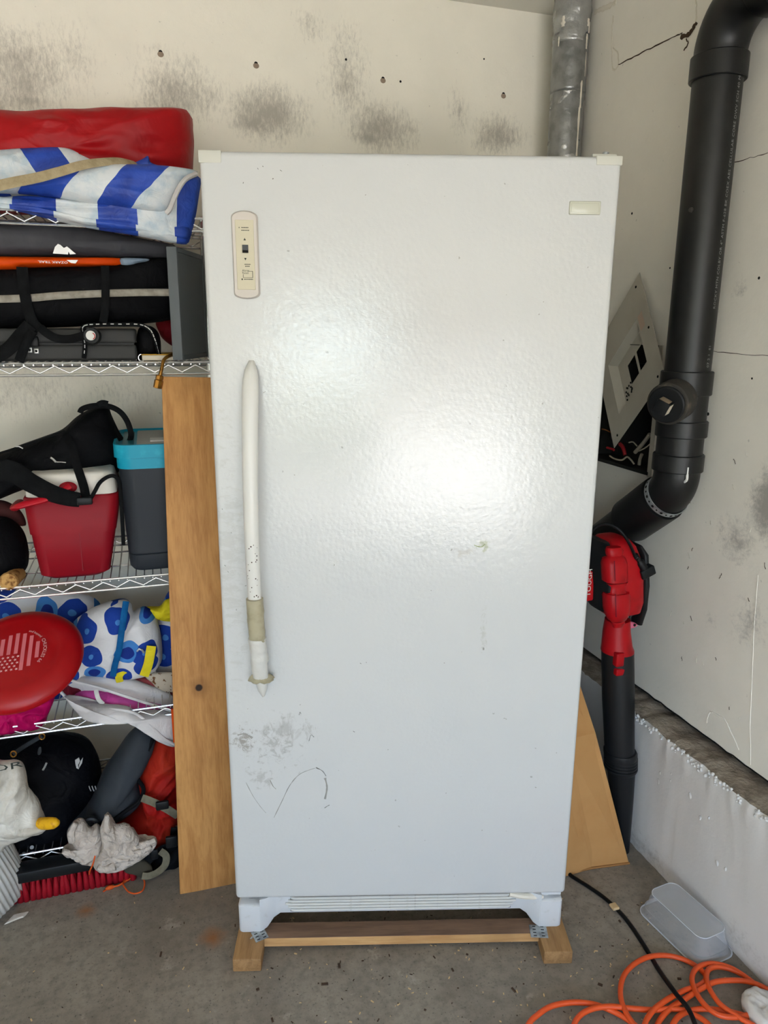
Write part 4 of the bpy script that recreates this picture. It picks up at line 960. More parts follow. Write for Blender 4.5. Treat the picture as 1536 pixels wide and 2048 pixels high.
for k in range(7):                                                   # the stripes, vertical in the print
    x0 = -.056 + k * .0172; x1 = x0 + .0092
    y1 = math.sqrt(max(0, rp_ ** 2 - max(abs(x0), abs(x1)) ** 2)); y0 = -y1 if x0 > .012 else -.004
    if y1 - y0 < .006: continue
    m = MB(); m.add([fd(*rot2(a, b)) for a, b in ((x0, y0), (x1, y0), (x1, y1), (x0, y1))], [(0, 1, 2, 3)]); m.build('print_stripe', M['frisprint'], FD)
for i in range(6):
    for j in range(5):
        x, y = -.052 + i * .0118 + (j % 2) * .006, -.052 + j * .0098
        if x * x + y * y < (rp_ - .002) ** 2 and x < .012:
            cpt = [rot2(x + (.0042 if a % 2 else .0020) * math.cos(a * math.pi / 5), y + (.0042 if a % 2 else .0020) * math.sin(a * math.pi / 5)) for a in range(10)]
            MB().add([fd(*q) for q in cpt], [tuple(range(10))]).build('print_star', M['frisprint2'], FD)
def arc_text(txt, size, a0, rr, name):
    def fn(x, y): a = a0 - x / rr; r = rr + y; return fd(r * math.cos(a), r * math.sin(a))
    m = MB(); m.text(txt, size, fn, sp=1.0); m.build(name, M['frisprint2'], FD)
arc_text('and beyond', .009, .78, .070, 'print_text'); arc_text('CHUCKLES 66', .0125, -.18, .070, 'print_text')

# ---- bottom shelf and floor on the left
bk2 = thing('stuffed_backpack', 'stuffed black backpack with zips and pale logo on the bottom shelf', 'backpack', at(90, 1700, Y=2.2))
kY = 2.18
MB().pillow(P0([(-60, 1485), (0, 1480), (60, 1472), (130, 1470), (175, 1480), (196, 1510), (204, 1560), (196, 1620), (170, 1680), (140, 1712), (60, 1722), (-60, 1726)], kY), .14, .10, amp=.016, sc=6, p=3, N=110, rings=16).build('body', M['navy'], bk2, True, angle=180)
ky = kY - .145
strap([(27, 1508, ky), (50, 1492, ky), (84, 1472, ky)], .006, .004, name='zipper', mat=M['packgrey'], par=bk2)
for a, b in ((27, 1508), (84, 1473)): q = at(a, b, Y=ky - .005); MB().tube([q + V((.007 * math.cos(t), 0, .009 * math.sin(t))) for t in [k * math.pi / 5 for k in range(11)]], .002, 6).build('zipper_ring', M['brass'], bk2, True)
MB().pillow(P0([(75, 1508), (77, 1496), (82, 1494), (83, 1504), (79, 1510)], ky), .004, .004, N=20, rings=3).build('zipper_tab', M['packgrey'], bk2, True)
MB().tube(P0([(93, 1526), (90, 1533), (86, 1540)], ky - .002), .003, 6).build('zipper_pull', M['silver'], bk2, True)
decal([(150, 1520), (158, 1515), (160, 1522), (156, 1530), (158, 1538), (153, 1536), (151, 1528)], ky - .002, 'logo', M['silver'], bk2)
decal([(161, 1522), (166, 1515), (164, 1526), (158, 1536), (158, 1530)], ky - .002, 'logo', M['silver'], bk2)
for k in range(3): MB().tube(P0([(178 + k * 6, 1572), (180 + k * 6, 1578), (182 + k * 6, 1582)], ky + .02), .0015, 6).build('lace', M['silver'], bk2, True)
for a, b in ((64, 1694), (48, 1707)): q = at(a, b, Y=2.03); MB().lathe([(.004, 0), (.0055, .001), (.0055, .003), (.003, .003)], q, (0, -1, .2), 12).build('rivet', M['silver'], bk2, True)
rd = thing('red_grey_backpack', 'slate grey and rust red hiking backpack leaning beside the plank', 'backpack', at(250, 1720, Y=2.05))
MB().pillow(P0([(310, 1474), (360, 1470), (364, 1600), (360, 1655), (335, 1680), (300, 1690), (240, 1700), (180, 1715), (150, 1722), (132, 1705), (132, 1680), (170, 1650), (230, 1636), (276, 1604), (288, 1578), (276, 1540)], 2.08), .09, .08, amp=.024, sc=11, p=2.6, center=at(300, 1620, Y=2.08), N=140, rings=22).build('body', M['packred'], rd, True, angle=180)
MB().pillow(P0([(288, 1450), (312, 1472), (300, 1510), (276, 1550), (288, 1578), (278, 1602), (230, 1634), (190, 1636), (150, 1655), (134, 1670), (138, 1650), (172, 1618), (192, 1578), (206, 1545), (236, 1500), (262, 1465)], 2.06), .085, .07, amp=.008, sc=6, center=at(225, 1590, Y=2.06), N=110, rings=14).build('flap', M['packgrey'], rd, True, angle=180)
strap([(306, 1478, 2.03), (290, 1515, 2.01), (275, 1552, 2.0), (287, 1578, 1.985), (278, 1603, 1.975), (252, 1622, 1.97), (230, 1638, 1.965)], .006, .006, name='zip_trim', mat=M['blackfab'], par=rd)
strap([(284, 1596, 1.965), (305, 1604, 1.955), (330, 1616, 1.95), (356, 1632, 1.95)], .011, .002, name='strap', mat=M['olive'], par=rd)
q = at(326, 1611, Y=1.945); MB().bbox(q + V((-.020, -.005, -.012)), q + V((.016, .006, .014)), .004).build('buckle', M['black'], rd, True)
strap([(352, 1655, 1.98), (345, 1690, 1.96), (325, 1700, 1.95), (305, 1712, 1.94), (290, 1725, 1.94)], .014, .003, name='strap', mat=M['strap'], par=rd)
q = at(343, 1683, Y=1.94); MB().bbox(q + V((-.016, -.006, -.018)), q + V((.016, .006, .018)), .004).build('buckle', M['black'], rd, True)
strap([(320, 1702, 1.935), (332, 1712, 1.93), (330, 1730, 1.93), (316, 1744, 1.92), (298, 1752, 1.91), (284, 1752, 1.91)], .010, .002, name='strap', mat=M['olive'], par=rd)
q = at(309, 1708, Y=1.93); MB().bbox(q + V((-.010, -.006, -.016)), q + V((.010, .006, .016)), .004).build('buckle', M['black'], rd, True)
MB().pillow(P0([(250, 1728), (280, 1718), (302, 1730), (304, 1748), (290, 1756), (268, 1748), (248, 1742)], 1.935), .014, .014, amp=.003, sc=16).build('pad', pm('dark_olive_pad', S(62, 58, 48), .8), rd, True, angle=180)
MB().pillow(P0([(300, 1730), (340, 1700), (364, 1690), (364, 1752), (340, 1752), (316, 1756)], 1.975), .025, .02, amp=.006, sc=14).build('hip_belt', M['blackfab'], rd, True, angle=180)
q = at(180, 1644, Y=1.968); MB().tube([q + V((.019 * math.cos(t), -.006, .015 * math.sin(t))) for t in [k * math.pi / 9 for k in range(19)]], .008, 8).build('ring_pull', M['black'], rd, True)
# gloves draped over the pack
gl = thing('work_glove', 'pale grey leather work glove draped left on the red and grey backpack', 'glove', at(190, 1720, Y=1.93), 'pair of work gloves')
MB().pillow(P0([(150, 1642), (166, 1640), (180, 1656), (196, 1650), (204, 1668), (206, 1700), (196, 1722), (180, 1730), (160, 1724), (152, 1714), (138, 1712), (125, 1705), (126, 1698), (140, 1694), (150, 1690), (140, 1678), (138, 1660)], 1.935), .026, .022, amp=.014, sc=24, p=2.4, N=220, rings=34).build('hand', M['glove'], gl, True, angle=180)
for pts, r in (((( 152, 1708), (138, 1706), (126, 1702)), .011), (((165, 1716), (156, 1718), (150, 1712)), .011), (((146, 1682), (142, 1664), (152, 1646)), .012)):
    MB().tube(catmull(P0(pts, 1.915), 5), lambda t, r=r: r * (1 - .35 * t), 10).build('finger', M['glove'], gl, True, angle=180)
g2 = thing('work_glove', 'pale grey leather work glove draped right on the red and grey backpack', 'glove', at(250, 1740, Y=1.92), 'pair of work gloves')
MB().pillow(P0([(214, 1626), (222, 1636), (230, 1650), (250, 1648), (268, 1660), (284, 1680), (296, 1682), (312, 1676), (313, 1688), (300, 1704), (276, 1720), (250, 1734), (226, 1742), (206, 1744), (190, 1736), (186, 1722), (196, 1712), (204, 1690), (200, 1660), (206, 1640)], 1.915), .026, .024, amp=.016, sc=22, p=2.4, N=220, rings=40).build('hand', M['glove'], g2, True, angle=180)
for pts, r in ((((280, 1692), (296, 1686), (311, 1680)), .011), (((270, 1708), (286, 1702), (302, 1692)), .011), (((230, 1732), (212, 1738), (196, 1734)), .012), (((215, 1662), (214, 1645), (214, 1630)), .010)):
    MB().tube(catmull(P0(pts, 1.888), 5), lambda t, r=r: r * (1 - .35 * t), 10).build('finger', M['glove'], g2, True, angle=180)
oc = thing('orange_paracord', 'thin orange cord looped on the floor below the gloves', 'cord', at(260, 1775, Z=0))
MB().tube(catmull([at(a, b, Y=y) for a, b, y in ((190, 1712, 1.875), (186, 1728, 1.87), (180, 1742, 1.872))] + pxz([(181, 1752), (200, 1752), (250, 1742), (262, 1746), (258, 1758), (240, 1770), (222, 1775), (206, 1783)], .004), 7), .0022, 6).build('cord', M['orangecord'], oc, True)
MB().tube(catmull(pxz([(216, 1776), (236, 1771), (252, 1762), (270, 1752), (282, 1752), (289, 1764), (286, 1780), (272, 1787), (258, 1784), (249, 1774), (246, 1766), (252, 1755)], .007), 7), .0022, 6).build('loop', M['orangecord'], oc, True)
q = at(220, 1775, Z=.006); MB().lathe([(.002, -.012), (.006, -.006), (.006, .006), (.002, .012)], q, (1, .1, 0), 10).build('knot', M['orangecord'], oc, True)
# broom head
bm_ = thing('push_broom', 'push broom head with black block and red bristles under the shelf', 'broom', at(150, 1790, Z=0))
A, B = at(30, 1800, Z=0), at(268, 1760, Z=0); A.y = B.y = 1.955
bz = .062
MB().bbox((A.x - .02, 1.93, bz), (B.x, 1.985, bz + .035), .006, 2).build('block', M['black'], bm_, True)
tm = None; k = 0; x = A.x
while x < B.x:
    for j, y in enumerate((1.940, 1.957, 1.974)):
        if tm is None:
            mm = MB(); mm.lathe([(.0095, -bz + .002), (.0075, -bz * .5), (.0042, -.004), (.004, .002)], (x, y, bz), (0, 0, 1), 8)
            tm = mm.build('bristle_tuft', M['bristle'], bm_, True, angle=180)
            tl0 = tm.location.copy(); tx, ty = x, y
        else:
            o = tm.copy(); COL.objects.link(o); o.parent = bm_; o.location = tl0 + V((x - tx + random.uniform(-.002, .002), y - ty, 0)); o.rotation_euler = (random.uniform(-.08, .08), random.uniform(-.06, .06), random.uniform(0, 3))
    x += .0155
# woven sack and plastic bag at the left edge
sk = MB(); R = []
ctr = at(-48, 1812, Z=0); NR = 260
for i in range(44):
    t = i / 43; z = .0 + .34 * t
    R_ = (.125 + .012 * math.sin(t * 3)) * (1 - .22 * t ** 2) * (1 - .25 * max(0, .08 - t) / .08)
    ring = []
    for kk in range(NR):
        a = 2 * math.pi * kk / NR; fold = .0022 * math.sin(52 * a + t * 26) + .006 * noise.noise(V((math.cos(a) * 2, math.sin(a) * 2, t * 3)))
        ring.append(V((ctr.x + (R_ + fold) * math.cos(a) - .05 * t, ctr.y + (R_ + fold) * math.sin(a), z)))
    R.append(ring)
sk.rings(R); sk.build('woven_sack', pm('woven_white_poly', S(206, 204, 198), .5, var=(12, S(178, 176, 170), .4, .7)), None, True, 'white woven sack with diagonal creases standing at the left edge of the floor', 'sack', angle=180)
pb = thing('plastic_bag', 'crumpled white plastic bag with dark letters lying on the woven sack', 'bag', at(0, 1690, Y=1.86))
MB().pillow(P0([(-70, 1524), (0, 1524), (38, 1526), (52, 1545), (58, 1575), (80, 1612), (94, 1650), (84, 1662), (60, 1668), (20, 1680), (0, 1700), (-70, 1712)], 1.86), .05, .05, amp=.024, sc=11, p=2.6, N=150, rings=24).build('body', M['poly'], pb, True, angle=180)
m = MB(); o_ = at(12, 1527, Y=1.80); m.text('OR', .05, lambda x, y: o_ + V((x, .012 * abs(x) / .05, y * .5 - .012))); m.build('letters', M['ink'], pb)
MB().pillow(P0([(-70, 1630), (0, 1618), (50, 1640), (94, 1652), (88, 1660), (30, 1672), (-70, 1682)], 1.83), .03, .02, amp=.008, sc=12).build('fold', M['poly'], pb, True, angle=180)
q0, q1 = at(62, 1648, Y=1.85), at(112, 1646, Y=1.80); d_ = (q1 - q0)
MB().lathe([(.012, 0), (.015, .02), (.0155, d_.length * .7), (.014, d_.length * .92), (.008, d_.length * 1.06), (.001, d_.length * 1.09)], q0, d_, 14).build('yellow_tube', M['yellowrub'], None, True, 'rounded yellow rubber tip poking out of the plastic bag', 'tube', angle=180)
q = at(34, 1838, Z=.004); MB().pillow([q + V(p) for p in ((-.03, -.012, 0), (.02, -.002, .004), (.028, .018, .002), (-.01, .02, 0))], .003, .003, N=24, rings=4, nrm=(0, -.2, 1), amp=.002, sc=40, smooth=False).build('paper_scrap', M['plaster'], None, True, 'small white paper scrap on the floor by the woven sack', 'paper')

# ---- wooden plank leaning on the shelf front
A0, A1 = at(360, 1790, Z=0), at(468, 1760, Z=0); T0, T1 = at(323, 753, Y=1.978), at(421, 753, Y=1.978)
W0 = (A1 - A0).normalized(); wdt = .19
lean = (T0 - A0); ez = lean.normalized(); ex_ = (V((1, 0, 0)) - ez * ez.x).normalized(); ey = ez.cross(ex_)
Hpl = lean.length
Mp = Matrix(((ex_.x, ey.x, ez.x, A0.x), (ex_.y, ey.y, ez.y, A0.y), (ex_.z, ey.z, ez.z, A0.z), (0, 0, 0, 1)))
pw = wood_mat('pine_plank', S(198, 146, 86), S(166, 114, 62), 'Z', .7, knots=(((-.03, -.02, .825 * .0 + .60), .012), ((.02, -.02, .28), .008)))
MB(Mp).bbox((0, 0, .001), (wdt, .019, Hpl), .002, 2).build('wooden_plank', pw, None, True, 'long pine plank leaning upright between the shelf and the freezer', 'plank')
q0, q1 = at(345, 1420, Y=1.965), at(347, 1490, Y=1.955)
MB().bbox((q0.x - .004, q0.y, q1.z), (q0.x + .05, q0.y + .01, q0.z), .002).build('orange_strip', M['orange'], None, True, 'narrow orange edge showing behind the wooden plank', 'strip')

# ------------------------------------------------------------------ right side
# silver taped duct in the corner
dt = thing('taped_duct', 'silver duct pipe wrapped in torn tape in the ceiling corner', 'duct', (1.352, 2.34, 0))
cx_, cy_ = 1.351, 2.345
def ring_wrap(z0, z1, r0, r1, mat, name, amp=.003, K=18, seed=0):
    R = []
    for i in range(K + 1):
        t = i / K; z = z0 + (z1 - z0) * t; r = r0 + (r1 - r0) * t
        R.append([V((cx_ + (r + amp * noise.noise(V((math.cos(a) * 2, math.sin(a) * 2, z * 40 + seed)))) * math.cos(a), cy_ + (r + amp * noise.noise(V((math.cos(a) * 2, math.sin(a) * 2, z * 40 + seed)))) * math.sin(a), z)) for a in [2 * math.pi * k / 28 for k in range(28)]])
    MB().rings(R).build(name, mat, dt, True, angle=180)
ring_wrap(.5, 2.548, .050, .056, M['duct'], 'pipe', .001, 40)
def zy(py): return at(1150, py, Y=cy_ - .05).z
ring_wrap(zy(80), 2.549, .058, .0585, M['duct2'], 'tape_band', .005, 20, 3)
ring_wrap(zy(180), zy(60), .0555, .058, M['duct'], 'tape_band', .002, 16, 5)
ring_wrap(zy(212), zy(180), .0535, .0545, M['duct2'], 'tape_band', .004, 12, 8)
ring_wrap(zy(262), zy(225), .053, .053, M['duct2'], 'tape_band', .0025, 10, 9)
ring_wrap(zy(320), zy(278), .053, .053, M['duct2'], 'tape_band', .005, 20, 12)
for y0, y1, ax0, w in ((66, 96, -1.15, .006), (30, 52, -2.55, .010), (34, 50, -1.1, .008), (160, 215, -1.25, .007), (215, 312, -1.3, .006), (100, 150, -1.02, .004), (70, 90, -2.75, .004), (40, 62, -1.0, .007)):
    P = [V((cx_ + (.060 if y1 < 130 else .0555) * math.cos(ax0 + .06 * noise.noise(V((k, y0, 0)))), cy_ + (.060 if y1 < 130 else .0555) * math.sin(ax0), zy(y0 + (y1 - y0) * k / 8))) for k in range(9)]
    MB().tube(P, [w * (.4 + .9 * abs(noise.noise(V((k * .7, y0 * .1, 2))))) for k in range(9)], 6, flat=.0015, nrm=(math.cos(ax0), math.sin(ax0), 0)).build('peeling_paint', M['foil_paint'], dt, True)

# black drain pipe
px_, py_ = 1.34, 1.632
dr = thing('drain_pipe', 'black plastic drain pipe with elbow and cleanout on the right wall', 'pipe', (px_, py_, 0))
def az(y, x=1375): return at(x, y, X=px_).z
r0 = .0572; rh = .0655
MB().tube([V((px_, py_, az(760))), V((px_, py_, az(140, 1424)))], r0, 36).build('pipe', M['abs'], dr, True)
def hub(z0, z1, r=rh, name='coupling'):
    MB().lathe([(r0 - .002, 0), (r - .002, 0), (r, .002), (r, z1 - z0 - .002), (r - .002, z1 - z0), (r0 - .002, z1 - z0)], (px_, py_, z0), (0, 0, 1), 36, cap=False).build(name, M['abs'], dr, True)
zE0, zE1 = az(168, 1424), az(120, 1424)
hub(zE0, zE1)
RE = .105; P = [V((px_, py_, zE1 - .01))] + [V((px_, py_ - RE + RE * math.cos(a), zE1 + RE * math.sin(a))) for a in [math.pi / 2 * k / 14 for k in range(15)]] + [V((px_, py_ - RE - .03, zE1 + RE))]
MB().tube(P, .0595, 36, nrm=(1, 0, 0)).build('elbow', M['abs'], dr, True)
MB().lathe([(.055, 0), (rh, 0), (rh + .001, .002), (rh + .001, .05), (.055, .05)], (px_, py_ - RE - .015, zE1 + RE), (0, -1, 0), 36, cap=False).build('coupling', M['abs'], dr, True)
MB().tube([V((px_, py_ - RE - .02, zE1 + RE)), V((px_, -1.2, zE1 + RE + .03))], r0, 30, nrm=(1, 0, 0)).build('pipe', M['abs'], dr, True)
hub(az(790), az(742)); hub(az(872, 1360), az(840, 1362)); hub(az(940, 1353), az(906, 1355))
MB().tube([V((px_, py_, az(950, 1353))), V((px_, py_, az(770)))], r0 + .002, 36).build('wye_body', M['abs'], dr, True)
cq = V((1.240, 1.572, 1.362)); bq = V((px_, py_, 1.380)); dv = (cq - bq).normalized()
MB().tube([bq, bq + dv * .07], .047, 28).build('wye_branch', M['abs'], dr, True)
L2 = (cq - bq).length
MB().lathe([(.045, L2 * .45), (.0525, L2 * .47), (.0535, L2 * .5), (.0535, L2 - .004), (.050, L2), (.047, L2)], bq, dv, 32).build('cleanout_hub', pm('dusty_black', S(54, 51, 47), .7, var=(30, S(86, 78, 68), .5, .7)), dr, True)
cpg = MB().lathe([(.046, L2 - .002), (.0465, L2 + .006), (.043, L2 + .009)], bq, dv, 32).build('cleanout_plug', M['black'], dr, True)
sx_ = dv.cross(V((0, 0, 1))).normalized(); sz_ = sx_.cross(dv); Ms = Matrix(((sx_.x, sz_.x, dv.x, cq.x), (sx_.y, sz_.y, dv.y, cq.y), (sx_.z, sz_.z, dv.z, cq.z), (0, 0, 0, 1))) @ Matrix.Rotation(.45, 4, 'Z')
MB(Ms).bbox((-.017, -.017, .006), (.017, .017, .040), .002).build('square_nut', M['black'], cpg, True)
MB(Ms).box((-.0176, -.013, .012), (-.0172, .013, .036)).build('sticker', M['paper'], cpg)
MB(Ms).box((-.012, .0172, .012), (.014, .0176, .036)).build('dust_patch', pm('dust', S(140, 122, 100), .9), cpg)
# 45 degree elbow and the lower run towards the corner
zB = az(945, 1353); dd_ = V((0, .80, -.60)).normalized()
R4 = .09; ang = math.acos(-dd_.z); P = [V((px_, py_, zB + .01))]
for k in range(11):
    a = ang * k / 10; P.append(V((px_, py_ + R4 - R4 * math.cos(a), zB - R4 * math.sin(a))))
e = P[-1]; P.append(e + dd_ * .02)
MB().tube(P, r0 + .002, 36, nrm=(1, 0, 0)).build('elbow', M['abs'], dr, True)
MB().lathe([(.055, 0), (rh + .001, 0), (rh + .002, .003), (rh + .002, .16), (.055, .162)], e + dd_ * .012, dd_, 36, cap=False).build('coupling', M['abs'], dr, True)
MB().tube([e + dd_ * .15, V((px_, 2.38, (e + dd_ * ((2.38 - e.y) / dd_.y)).z))], r0, 36, nrm=(1, 0, 0)).build('pipe', M['abs'], dr, True)
# perforated steel strap round the elbow
a1 = V((1, 0, 0)); b1 = dd_.cross(a1); so_ = e - dd_ * .004
sb_ = [so_ + (a1 * math.cos(t) + b1 * math.sin(t)) * .0615 for t in [2 * math.pi * k / 40 for k in range(41)]]
stp = MB(); stp.rings([[so_ + dd_ * h + (a1 * math.cos(t) + b1 * math.sin(t)) * r for t in [2 * math.pi * k / 40 for k in range(40)]] for r, h in ((.0605, -.009), (.0625, -.009), (.0625, .009), (.0605, .009))], cap=False)
st_ = stp.build('hanger_strap', M['steel'], dr, True)
for k in range(26):
    t = 2 * math.pi * k / 26; nrm_ = a1 * math.cos(t) + b1 * math.sin(t)
    MB().lathe([(.0042 if k % 2 else .0028, 0), (.0042 if k % 2 else .0028, .0006)], so_ + nrm_ * .0624, nrm_, 8).build('strap_hole', M['dark'], st_)
# white paint run on the elbow
vd = (CAM - V((px_, py_, zB))).normalized(); vd.z = 0; vd.normalize()
P = [at(a, b, X=px_ - .045) + V((0, 0, 0)) for a, b in ((1378, 941), (1384, 944), (1382, 956), (1376, 968), (1371, 978), (1366, 985))]
P = [V((px_, py_ + (.02 if i > 3 else 0), p.z)) + (V((-math.sin(-.02), -1, 0)).normalized()) * .0605 + V((-.018 + .0 * i, .004 * i * 0, 0)) for i, p in enumerate(P)]
MB().tube(catmull(P, 5), [.0035] * 26, 8).build('paint_run', M['white'], dr, True)
# printed lettering up the pipe
va = math.atan2(-1, -.02)
def pipe_txt(txt, z0_, a0, size, name='lettering'):
    def fn(x, y): a = a0 - y / r0; return V((px_ + (r0 + .0005) * math.cos(a), py_ + (r0 + .0005) * math.sin(a), z0_ + x))
    m = MB(); m.text(txt, size, fn, align='LEFT', sp=1.08); m.build(name, pm('grey_print', S(150, 150, 148), .6), dr)
aT = math.radians(-74)
pipe_txt('ROCKY MTN COLBY OR 4" ASTM F-628 BK COEX ABS CELLULAR CORE DWV SCH 40 MADE IN USA 07 2 1', az(618, 1410), aT, .0125)
pipe_txt('07 2 1  81', az(735, 1400), aT, .0125)
q = at(1370, 424, X=px_ - .045); MB().lathe([(.006, 0), (.006, .003), (.003, .005)], V((px_ - .0535, py_ - .02, q.z)), (-1, -.4, 0), 10).build('screw_head', M['boxsteel'], dr, True)

# electrical panel box in the wall, its wires, and the loose cover
eb = thing('electrical_panel_box', 'open electrical panel box with loose wires set in the right wall', 'electrical box', (1.47, (BY0 + BY1) / 2, BZ0))
m = MB(); xb = XR + .10; t_ = .002
m.box((xb, BY0, BZ0), (xb + t_, BY1, BZ1)); m.box((XR - .003, BY0, BZ0), (xb, BY0 + t_, BZ1)); m.box((XR - .003, BY1 - t_, BZ0), (xb, BY1, BZ1)); m.box((XR - .003, BY0, BZ0), (xb, BY1, BZ0 + t_)); m.box((XR - .003, BY0, BZ1 - t_), (xb, BY1, BZ1))
m.build('box', M['boxsteel'], eb)
m = MB(); m.box((XR - .004, BY0 - .012, BZ0 - .012), (XR + .0, BY0 + .004, BZ1)); m.build('box_flange', M['plate'], eb)
m = MB(); m.box((XR - .006, BY0, BZ0 - .006), (XR + .01, BY1, BZ0 + .004)); m.build('bottom_lip', M['boxsteel'], eb)
def wire(pts, r, mat, name='wire'): MB().tube(catmull([V(p) for p in pts], 7), r, 8).build(name, mat, eb, True)
xw = XR + .03
def wq(px, py, X): return at(px, py, X=X)
wire([wq(1300, 868, xw), wq(1285, 888, xw), wq(1270, 905, xw)], .006, M['wiregrey'], 'conduit')
wire([wq(1308, 878, xw), wq(1300, 888, xw), wq(1290, 896, xw), wq(1278, 902, xw)], .002, M['wirewhite'])
wire([wq(1220, 912, XR + .01), wq(1230, 918, XR + .005), wq(1244, 920, XR + .005), wq(1254, 914, XR + .01), wq(1262, 920, XR + .01), wq(1268, 928, XR + .02)], .0028, M['wirewhite'])
wire([wq(1258, 885, xw), wq(1266, 884, xw), wq(1274, 892, xw)], .0022, M['wirewhite'])
wire([wq(1240, 888, xw), wq(1246, 895, xw - .01), wq(1250, 910, xw - .01)], .006, M['wirered'])
wire([wq(1214, 895, xw), wq(1224, 898, xw), wq(1228, 900, xw)], .004, M['wirered'])
wire([wq(1204, 858, xw), wq(1212, 860, xw), wq(1220, 864, xw)], .0022, pm('copper_wire', S(160, 100, 60), .4, .7))
wire([wq(1284, 908, xw), wq(1280, 918, xw), wq(1278, 930, xw)], .005, M['wiregrey'])
wire([wq(1262, 855, xw + .04), wq(1290, 860, xw + .04), wq(1312, 862, xw + .04)], .002, M['boxsteel'])
MB().bbox((xw + .02, BY0 + .12, BZ0 + .06), (xb, BY1 - .06, BZ1 - .06), .006).build('breaker_block', M['black'], eb, True)
# loose cover, hung corner-down against the wall
pT, pR, pB = at(1280, 545, X=1.404), at(1331, 750, X=1.374), at(1229, 896, X=1.372)
pc = thing('panel_cover', 'loose grey steel panel cover hanging corner-down over the electrical box', 'panel cover', pB)
e1 = pR - pT; e2 = pB - pR; nn = e1.cross(e2).normalized()
if nn.x > 0: nn = -nn
L1, L2_ = e1.length, e2.length
def pc_(s, t, h=0): return pT + e1 * s + e2 * t + nn * h
def frame_poly(outer, inner, h0, h1, name, mat, par):
    m = MB(); k = len(outer); 
    vs = [pc_(*p, h0) for p in outer] + [pc_(*p, h0) for p in inner] + [pc_(*p, h1) for p in outer] + [pc_(*p, h1) for p in inner]
    fs = []
    for i in range(k):
        j = (i + 1) % k
        fs += [(i, j, j + k, i + k), (2 * k + i, 3 * k + i, 3 * k + j, 2 * k + j), (i, 2 * k + i, 2 * k + j, j), (k + i, k + j, 3 * k + j, 3 * k + i)]
    m.add(vs, fs); return m.build(name, mat, par)
outer = [(0, 0), (.5, 0), (1, 0), (1, .5), (1, 1.0), (.5, 1.0), (0, 1.0), (0, .5)]
inner = [(.26, .26), (.5, .26), (.76, .26), (.76, .5), (.76, .92), (.5, .92), (.26, .92), (.26, .5)]
outer = [(0, 0), (.5, 0), (1, 0), (1, .7), (1, 1.0), (.5, 1.0), (0, 1.0), (0, .5)]
O2 = [(a, b * 1.12 if b > .9 else b) for a, b in outer]
inner = [(.30, .20), (.52, .20), (.80, .20), (.80, .52), (.80, .80), (.52, .80), (.30, .80), (.30, .5)]
fr_ = frame_poly(outer, inner, 0, .0016, 'frame', M['plate'], pc)
# recessed tray inside the cover with two breaker slots
inn2 = [(.34, .25), (.52, .25), (.76, .25), (.76, .52), (.76, .75), (.52, .75), (.34, .75), (.34, .5)]
m = MB(); k = 8; m.add([pc_(*p, 0) for p in inner] + [pc_(*p, -.022) for p in inn2], [(i, (i + 1) % k, (i + 1) % k + k, i + k) for i in range(k)]); m.build('recess_wall', M['plate'], pc)
slots = [(.40, .60, .30, .44), (.40, .60, .48, .62)]
g_s = [.34, .45, .64, .76]; g_t = [.25, .28, .42, .45, .60, .75]
m = MB()
for i in range(3):
    for j in range(5):
        if i == 1 and j in (1, 3): continue
        a, b, c2, d2 = g_s[i], g_s[i + 1], g_t[j], g_t[j + 1]
        vs = [pc_(a, c2, -.022), pc_(b, c2, -.022), pc_(b, d2, -.022), pc_(a, d2, -.022)]; vs += [v - nn * .0016 for v in vs]
        m.add(vs, [(0, 1, 2, 3), (7, 6, 5, 4), (0, 4, 5, 1), (1, 5, 6, 2), (2, 6, 7, 3), (3, 7, 4, 0)])
m.build('breaker_plate', M['plate'], pc)
MB().add([pc_(.58, .20, .0018), pc_(.46, .12, .0018), pc_(.46, .20, .0018)][:0] + [pc_(.30, .18, .0018), pc_(.44, .18, .0018), pc_(.44, .10, .0018), pc_(.30, .10, .0018)], [(0, 1, 2, 3)]).build('warning_label', pm('faded_label', S(196, 170, 150), .6), pc)
m = MB()
for i in range(14): a, b = .66 + random.uniform(-.05, .05), .66 + random.uniform(-.06, .06); q = pc_(a, b, -.0215); m.box(q - V((.0004, .003, .003)), q + V((.0004, .003, .003)))
m.build('grime_specks', M['dark'], pc, kind='stuff')
for s, t in ((.06, .10), (.94, .10), (.06, .9), (.94, .9), (.5, .06)): MB().lathe([(.004, 0), (.004, .0008)], pc_(s, t, .0014), nn, 10).build('screw_hole', M['dark'], pc)

# leaf blower, nozzle down
lb = thing('leaf_blower', 'red and black leaf blower standing on its nozzle by the right wall', 'leaf blower', at(1246, 1702, Z=0))
def bY(py): return 1.632 + (1702 - py) / 632 * .085
def blk(secs, name, mat, par=None, n=24, sq=2.0, ang_=45, dy=0):
    R = []
    for s in secs:
        py, a, b, dr_ = s[:4]; off = s[4] if len(s) > 4 else 0
        Y_ = bY(py) + dy + off; p0, p1 = at(a, py, Y=Y_), at(b, py, Y=Y_); c = (p0 + p1) / 2; rx = (p1 - p0).length / 2
        zz = c.z
        R.append([V((c.x + rx * math.copysign(abs(math.cos(t)) ** (2 / sq), math.cos(t)), c.y + rx * dr_ * math.copysign(abs(math.sin(t)) ** (2 / sq), math.sin(t)), zz)) for t in [2 * math.pi * k / n for k in range(n)]])
    return MB().rings(R).build(name, mat, par or lb, True, angle=ang_)
tube_m = pm('black_nozzle_plastic', S(20, 21, 23), .42, spec=.35, bump=(300, .05, .001))
blk([(1299, 1208, 1262, 1), (1400, 1210, 1263, 1), (1505, 1215, 1263, 1)], 'nozzle_tube', tube_m)
